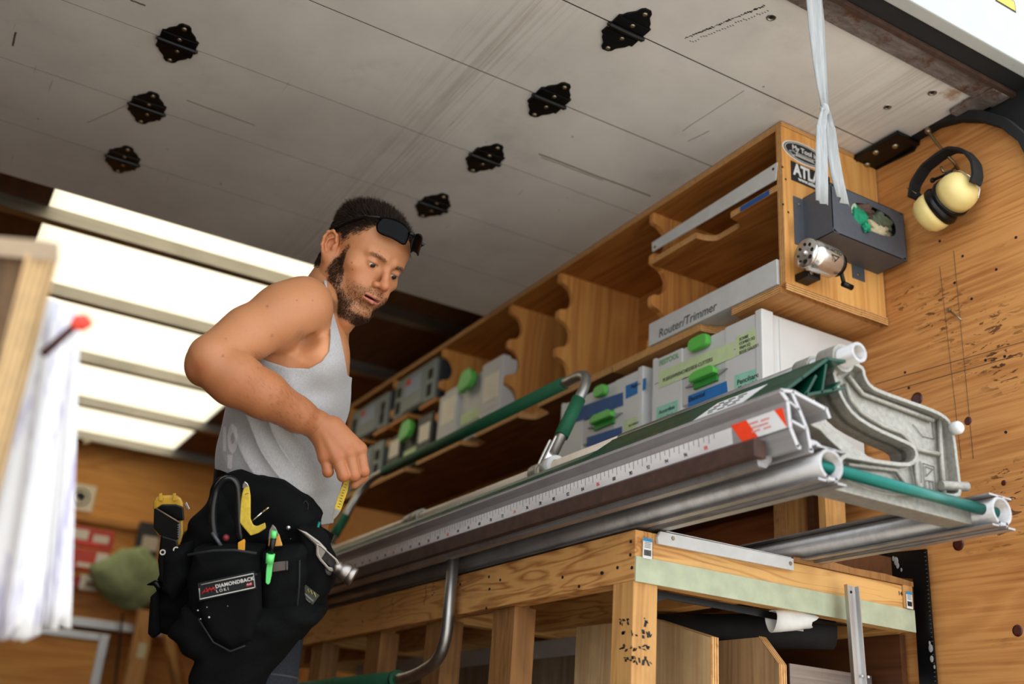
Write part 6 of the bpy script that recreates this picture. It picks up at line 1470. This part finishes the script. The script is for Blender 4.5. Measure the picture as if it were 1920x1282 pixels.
# belt band wrapping the waist
f = Field((-.66, .10, 1.82), (-.24, .42, 2.36), .0032)
S15 = (1, 1, 1.36)
f.cone(C3(513, 975, DT), C3(521, 885, DT), .124, .121, 0, 'add', S15)
X, Y, Z = np.meshgrid(*[f.lo[k]+f.h*np.arange(f.n[k], dtype=np.float32) for k in range(3)], indexing='ij', sparse=True)
ppx = X/Z*F_PX+960; ppy = Y/Z*F_PX+641
top = np.interp(np.clip(ppx, 380, 640), [380, 418, 470, 520, 556, 580, 600, 640], [876, 878, 884, 897, 918, 944, 985, 1010])
f.a = np.maximum(f.a, ((top-ppy)/F_PX*2.05).astype(np.float32)); f.a = np.maximum(f.a, ((ppy-1035)/F_PX*2.05).astype(np.float32)+0*X)
make_mesh('belt_band', [f.mesh()], M_leather, belt)
def pad(name, pts, d0, d1, rnd, mat=None, h=.0032, wrinkle=.0, seed=0):
    P = pxp(pts, d0); xs = [p[0] for p in P]; ys = [p[1] for p in P]
    f = Field((min(xs)-.02, min(ys)-.02, d0-.02), (max(xs)+.02, max(ys)+.02, d1+.02), h); f.slabpoly(P, d0, d1, rnd)
    if wrinkle:
        X, Y, Z = np.meshgrid(*[f.lo[k]+f.h*np.arange(f.n[k], dtype=np.float32) for k in range(3)], indexing='ij', sparse=True)
        f.a += (wrinkle*(np.sin(X*70+seed+2*np.sin(Y*45))*np.cos(Y*55+seed)+.5*np.sin(Y*140+X*60))).astype(np.float32)+0*Z
    return make_mesh(name, [f.mesh()], mat or M_cord, belt)
pad('back_pouch', [(292, 1030), (330, 1005), (385, 930), (410, 905), (440, 980), (470, 1100), (470, 1230), (350, 1225), (290, 1195), (276, 1180), (282, 1100)], 1.93, 2.10, .045, wrinkle=.004)
pad('lower_bag', [(330, 1150), (540, 1140), (600, 1150), (592, 1172), (550, 1212), (505, 1268), (470, 1335), (338, 1335), (352, 1250), (300, 1200)], 1.845, 1.97, .04, wrinkle=.003, seed=2)
pad('main_pouch', [(352, 1035), (420, 1028), (480, 1035), (484, 1120), (478, 1200), (450, 1228), (400, 1222), (352, 1190), (340, 1110)], 1.850, 1.96, .038, wrinkle=.002, seed=1)
pad('pouch_pocket', [(372, 1100), (482, 1078), (484, 1150), (470, 1205), (430, 1222), (390, 1200), (366, 1150)], 1.832, 1.88, .020, seed=3)
pad('pen_pocket', [(482, 1040), (560, 1026), (572, 1040), (566, 1150), (540, 1196), (484, 1200)], 1.870, 1.955, .026, wrinkle=.002, seed=4)
pad('hammer_pouch', [(556, 990), (592, 1005), (622, 1068), (610, 1120), (598, 1165), (560, 1205), (540, 1180), (550, 1060)], 1.905, 2.00, .026, wrinkle=.003, seed=5)
pad('belt_flap', [(395, 900), (440, 885), (520, 905), (566, 935), (592, 975), (580, 1040), (480, 1045), (360, 1050), (350, 1000)], 1.95, 2.06, .035, wrinkle=.003, seed=6)
pad('side_loop', [(300, 1040), (350, 1020), (352, 1085), (318, 1130), (296, 1110)], 1.89, 1.96, .022, wrinkle=.003, seed=7)
pad('webbing_end', [(279, 1120), (296, 1105), (298, 1190), (284, 1200), (274, 1190)], 1.93, 1.96, .010)
MB().tube([C3(276, 1096, 1.93)@R, C3(290, 1092, 1.93)@R, C3(303, 1101, 1.93)@R], [.001, .006, .009], 10).build('webbing_tip', M_black, belt)
# hem piping along pouch mouth and seams
def pipe_px(name, pts, r, mat, par, seg=8): return MB().tube([C3(*p)@R for p in pts], r, seg).build(name, mat, par)
M_seam = plain('charcoal_seam', '#1b1d20', .8)
pipe_px('pouch_hem', [(352, 1040, 1.853), (400, 1032, 1.846), (440, 1031, 1.845), (481, 1037, 1.850)], .0022, M_seam, belt)
pipe_px('pocket_hem', [(372, 1098, 1.834), (425, 1087, 1.829), (482, 1076, 1.832)], .0018, M_seam, belt)
pipe_px('pocket_seam', [(372, 1160, 1.838), (400, 1204, 1.834), (432, 1221, 1.836), (460, 1210, 1.836)], .0014, M_seam, belt)
pipe_px('pocket_seam', [(562, 1050, 1.872), (561, 1100, 1.869), (556, 1150, 1.871)], .0014, M_seam, belt)
# woven name patch
def patch(q, d, name, mat, off=0): return camquad(name, mat, q, d-off, .0010, belt)
M_patch = plain('black_woven_patch', '#0e0f10', .8)
Q = [(371, 1093), (477, 1070), (481, 1103), (373, 1127)]
pt = camquad('name_patch', M_patch, Q, 1.8255, .0015, belt)
M_wh = plain('white_thread', '#d8d4cc', .7)
def cl(name, pts, r, mat, par, d): return MB().tube([C3(x, y, d)@R for x, y in pts], r, 6).build(name, mat, par)
d_ = 1.8245
cl('patch_border', [(377, 1096), (475, 1075), (478, 1101)], .0008, M_wh, pt, d_); cl('patch_border', [(373.5, 1103), (375, 1123), (477, 1101)], .0008, M_wh, pt, d_)
xd = (C3(477, 1075, d_)-C3(377, 1097, d_))@R; yd = (C3(377, 1080, d_)-C3(377, 1110, d_))@R
text('patch_lettering', 'DIAMONDBACK', M_wh, pt, C3(440, 1092, d_)@R, xd, yd, .0086, bold=.0002, spacing=1.1)
text('patch_lettering', 'L O K I', M_wh, pt, C3(417, 1106, d_)@R, xd, yd, .0072)
M_redt = plain('red_thread', '#c8242a', .6)
cl('snake_emblem', [(378, 1114), (383, 1107), (387, 1102), (390, 1110), (393, 1101), (397, 1109), (399, 1100), (403, 1106)], .0008, M_redt, pt, d_); cl('snake_emblem', [(380, 1110), (388, 1108), (392, 1104), (398, 1104), (402, 1101)], .0008, M_redt, pt, d_)
camquad('flag_field', M_redt, [(463, 1093), (472, 1091), (472.5, 1097), (462, 1099)], d_, .0004, pt); camquad('flag_stripe', M_wh, [(462.5, 1095), (472, 1093), (472, 1094.4), (462.5, 1096.4)], d_-.0004, .0004, pt)
camquad('flag_canton', plain('navy_thread', '#2a3352', .7), [(465, 1092.4), (468, 1091.8), (468, 1094.4), (465, 1095)], d_-.0006, .0004, pt)
p2 = camquad('small_patch', plain('olive_patch', '#3a3c33', .7), [(573, 1096), (599, 1116), (586, 1134), (563, 1113)], 1.900, .0015, belt, .001)
M_yt = plain('yellow_thread', '#a99a4e', .7); d2 = 1.8988
cl('snake_emblem', [(574, 1110), (578, 1104), (579, 1111), (583, 1106), (585, 1114), (589, 1110), (592, 1119)], .0009, M_yt, p2, d2)
xd2 = (C3(587, 1131, d2)-C3(565, 1112, d2))@R; yd2 = (C3(575, 1100, d2)-C3(567, 1109, d2))@R
text('patch_lettering', 'DIAMONDBACK', plain('pale_thread', '#b9b8aa', .7), p2, C3(576.5, 1117.5, d2)@R, xd2, yd2, .0036, spacing=1.05)
text('patch_lettering', 'MADE IN THE USA', plain('pale_thread2', '#9a998c', .7), p2, C3(573, 1122, d2)@R, xd2, yd2, .0026)
camquad('leather_tab', plain('grey_brown_tab', '#5a504a', .7), [(512, 1054), (540, 1051), (540, 1068), (511, 1072)], 1.866, .002, belt, .0006)
pipe_px('tab_stitch', [(536, 1051, 1.8655), (536, 1070, 1.8655)], .0006, M_ink, belt)
# specks of paint, snap and ring
for i, (x, y, r, d) in enumerate([(392, 1157, 1.6, 1.828), (371, 1144, 1.3, 1.833), (376, 1160, 1.0, 1.832), (388, 1138, .8, 1.829), (427, 1136, .7, 1.828), (545, 1010, .6, 1.945)]): MB().ball(C3(x, y, d)@R, r*.001, 8, 6).build('paint_speck', M_wh, belt)
MB().lathe([(0, .0045), (.003, .004), (.004, .001)], C3(541, 989, 1.948)@R, -R[2], 14).build('snap_rivet', M_chrome, belt)
m = MB(); m.tube([C3(573+5*math.cos(a), 949+10*math.sin(a), 1.968)@R for a in np.linspace(0, 2*PI, 20)], .0009, 6, cap=False).build('belt_eyelet', M_seam, belt)
# ------------------------------------------------------------------ tools carried in the belt
def T(name, label, cat, x, y, d): return thing(name, label, cat, C3(x, y, d)@R, 'tools carried in the belt pouches')
t = T('snips', 'black loop handled snips standing in the main pouch', 'snips', 425, 960, 1.90)
lp = [(410, 1025, 1.90), (399, 985, 1.895), (400, 945, 1.892), (407, 915, 1.89), (420, 899, 1.888), (435, 897, 1.888), (444, 910, 1.89), (446, 940, 1.892), (447, 985, 1.895), (452, 1025, 1.90)]
pp = fillet([C3(*p) for p in lp], .02, 4); MB().tube([p@R for p in pp], .0062, 12, flat=1.3).build('loop_handle', plain('gloss_black_grip', '#15171a', .25), t)
MB().tube([C3(398, 998, 1.89)@R, C3(415, 1024, 1.888)@R], .0035, 8).build('grip_edge', plain('dark_grey_rim', '#4a4d52', .35), t)
MB().ball(C3(424, 1008, 1.90)@R, .0065, 12, 8).build('red_core', plain('dark_red_grip', '#7a1f26', .5), t)
t = T('utility_knife', 'yellow hook-handled knife sticking out of the main pouch', 'knife', 470, 960, 1.90)
camquad('handle', M_yel, [(457, 915), (467, 911), (470, 930), (470, 972), (475, 984), (482, 986), (494, 981), (497, 979), (499, 990), (485, 999), (470, 1004), (458, 990), (448, 977), (449, 955), (454, 925)], 1.888, .014, t, .0022)
camquad('metal_tip', M_chrome, [(455, 908), (459, 902), (464, 906), (467, 912), (457, 916), (454, 914)], 1.890, .008, t, .0012)
camquad('blade_slot', M_ink, [(459, 926), (466, 924), (466, 925.2), (459, 927.2)], 1.8878, .0006, t)
t = T('plastic_wedge', 'small orange plastic wedge in the mouth of the main pouch', 'wedge', 452, 1020, 1.86); camquad('wedge', plain('orange_plastic', '#e09a2a', .45), [(446, 1017), (458, 1010), (460, 1013), (459, 1032), (446, 1033)], 1.862, .012, t, .0012)
t = T('drill_bit', 'shiny twist drill bit lying across the pouch behind the yellow knife', 'drill bit', 488, 965, 1.91)
MB().tube([C3(471, 978, 1.905)@R, C3(492, 960, 1.905)@R], .0014, 8).build('shank', M_chrome, t); MB().tube([C3(492+k, 960-k*.75, 1.905)@R for k in range(0, 14, 2)], [.0022, .0014, .0024, .0014, .0024, .0015, .0012], 8).build('twist', plain('gold_steel', '#c8b890', .25, .9), t)
t = T('marker_pen', 'black pen with bright green cap and clip in the pen pocket', 'pen', 508, 1040, 1.86)
M_neon = plain('neon_green', '#6be07a', .4, 0, 30, .05)
MB().tube([C3(513, 1008, 1.858)@R, C3(507, 1040, 1.858)@R], .0052, 14).build('pen_barrel', M_black, t); MB().tube([C3(514, 995, 1.858)@R, C3(512.5, 1009, 1.858)@R], .0050, 14).build('pen_end', M_neon, t)
MB().tube([C3(507.5, 1038, 1.856)@R, C3(505, 1056, 1.856)@R], [.0076, .0070], 14).build('cap', M_neon, t)
camquad('clip', M_neon, [(502, 1045), (513, 1045), (509, 1080), (506, 1093), (502, 1096), (498, 1092), (499, 1070)], 1.8545, .004, t, .0012)
t = T('scraper', 'orange handled scraper with rounded steel top behind the green pen', 'scraper', 515, 1000, 1.88)
camquad('handle', plain('orange_tan_handle', '#d89a4a', .5), [(505, 1000), (523, 1000), (530, 1023), (503, 1025)], 1.880, .010, t, .002); camquad('steel_top', M_steel, [(503, 1012), (505, 994), (511, 983), (517, 989), (523, 1003)], 1.878, .003, t, .0008)
t = T('carpenter_pencil', 'teal patterned pencil stub poking up beside the hammer', 'pencil', 596, 990, 1.99); MB().tube([C3(599, 978, 1.985)@R, C3(589, 1010, 1.985)@R], .0036, 8).build('pencil', M_teal, t)
# hammer
t = T('hammer', 'titanium framing hammer with straight claw hanging head up in the side pouch', 'hammer', 620, 1050, 1.92)
M_tit = metal('titanium', '#a9a39c', .35, 0, .3, .1); dh = 1.900
camquad('claw', M_tit, [(555.5, 990), (575, 997), (600, 1015), (614, 1030), (600, 1052), (596, 1048), (590, 1022), (578, 1010)], dh, .020, t, .003)
outer_ = [(592, 1018), (602, 1022), (632, 1048), (637, 1056), (634, 1064), (622, 1072), (616, 1070), (598, 1050), (592, 1040)]
inner_ = [(597, 1024), (603, 1027), (627, 1050), (630, 1056), (628, 1060), (622, 1064), (616, 1062), (602, 1046), (598, 1038)]
m = MB(); n = len(outer_); v = [tuple(C3(x, y, dh-.001)@R) for x, y in outer_]+[tuple(C3(x, y, dh-.001)@R) for x, y in inner_]+[tuple(C3(x, y, dh+.022)@R) for x, y in outer_]+[tuple(C3(x, y, dh+.022)@R) for x, y in inner_]
fc = []
for i in range(n): j = (i+1) % n; fc += [(i, j, n+j, n+i), (2*n+i, 3*n+i, 3*n+j, 2*n+j), (i, 2*n+i, 2*n+j, j), (n+i, n+j, 3*n+j, 3*n+i)]
m.add(v, fc).build('head_frame', M_tit, t, .0015)
camquad('inner_web', plain('dark_titanium', '#3b3738', .4, .6), [(597, 1024), (603, 1027), (627, 1050), (630, 1056), (622, 1064), (602, 1046)], dh+.010, .004, t)
text('lettering', 'A', M_ink, t, C3(612, 1052, dh+.0088)@R, R[0]+R[1]*.5, -R[1]+R[0]*.3, .012)
c0 = C3(630, 1062, dh+.010); ax = np.array([.86, .50, -.05]); ax /= np.linalg.norm(ax)
MB().lathe([(-.004, .011), (.004, .0135), (.008, .0125), (.012, .016), (.024, .0175), (.025, .0165), (.027, .0165), (.028, .0178), (.036, .0178), (.038, .0165)], c0@R, ax@R, 28).build('striking_face', M_tit, t)
MB().tube([C3(617, 1064, dh+.014)@R, C3(611, 1080, dh+.03)@R, C3(585, 1150, dh+.05)@R], [.008, .009, .010], 12).build('hammer_handle', plain('grey_grip', '#4c4a48', .6), t)
# tape measure and steel clip on the back pouch
t = T('tape_measure', 'yellow and black tape measure clipped to the rear pouch', 'tape measure', 318, 985, 1.93)
M_ty = plain('tape_yellow', '#c79a2e', .45, 0, 60, .15)
camquad('case', M_ty, [(288, 940), (293, 932), (304, 928), (330, 928), (340, 933), (344, 944), (344, 1000), (338, 1022), (328, 1026), (296, 1003), (288, 990)], 1.935, .040, t, .006)
camquad('rubber_band', M_black, [(294, 952), (304, 945), (330, 945), (344, 950), (346, 975), (320, 978), (294, 966)], 1.929, .02, t, .003)
for x in (301, 327): camquad('case_rib', M_ty, [(x-3, 925), (x+3, 924), (x+4, 938), (x-3, 939)], 1.930, .03, t, .001)
camquad('hook', M_chrome, [(345, 944), (350, 941), (356, 953), (353, 957)], 1.935, .004, t, .001)
t = T('cat_paw_clip', 'black steel clip with serrated silver edge in front of the tape measure', 'tool clip', 315, 985, 1.91)
camquad('steel_plate', M_black, [(289, 953), (295, 954), (336, 979), (340, 983), (337, 1010), (331, 1012), (300, 1003), (288, 990)], 1.912, .008, t, .001)
pipe_px('plate_edge', [(292, 952.5, 1.911), (338, 980, 1.911)], .0013, plain('worn_edge', '#8a7264', .4, .5), t)
camquad('serrated_edge', M_steel, [(335.5, 981), (340, 982), (338, 1010), (334.5, 1011)], 1.9105, .006, t)
for k in range(6): camquad('tooth', M_steel, [(332, 984+k*4.4), (335.6, 982.5+k*4.4), (335.4, 985.6+k*4.4)], 1.9105, .005, t)
t = T('pliers', 'black pliers with round pivots hanging below the serrated clip', 'pliers', 312, 1040, 1.90)
camquad('jaw', M_black, [(302, 1003), (332, 1012), (336, 1030), (326, 1052), (318, 1090), (300, 1090), (296, 1050)], 1.905, .014, t, .003)
for x, y in ((305, 1035), (316, 1048), (330, 1030)): MB().pipe(C3(x, y, 1.900)@R, C3(x, y, 1.906)@R, .0052, .0030, 18).build('pivot_ring', plain('ring_steel', '#9a958e', .3, .8), t)
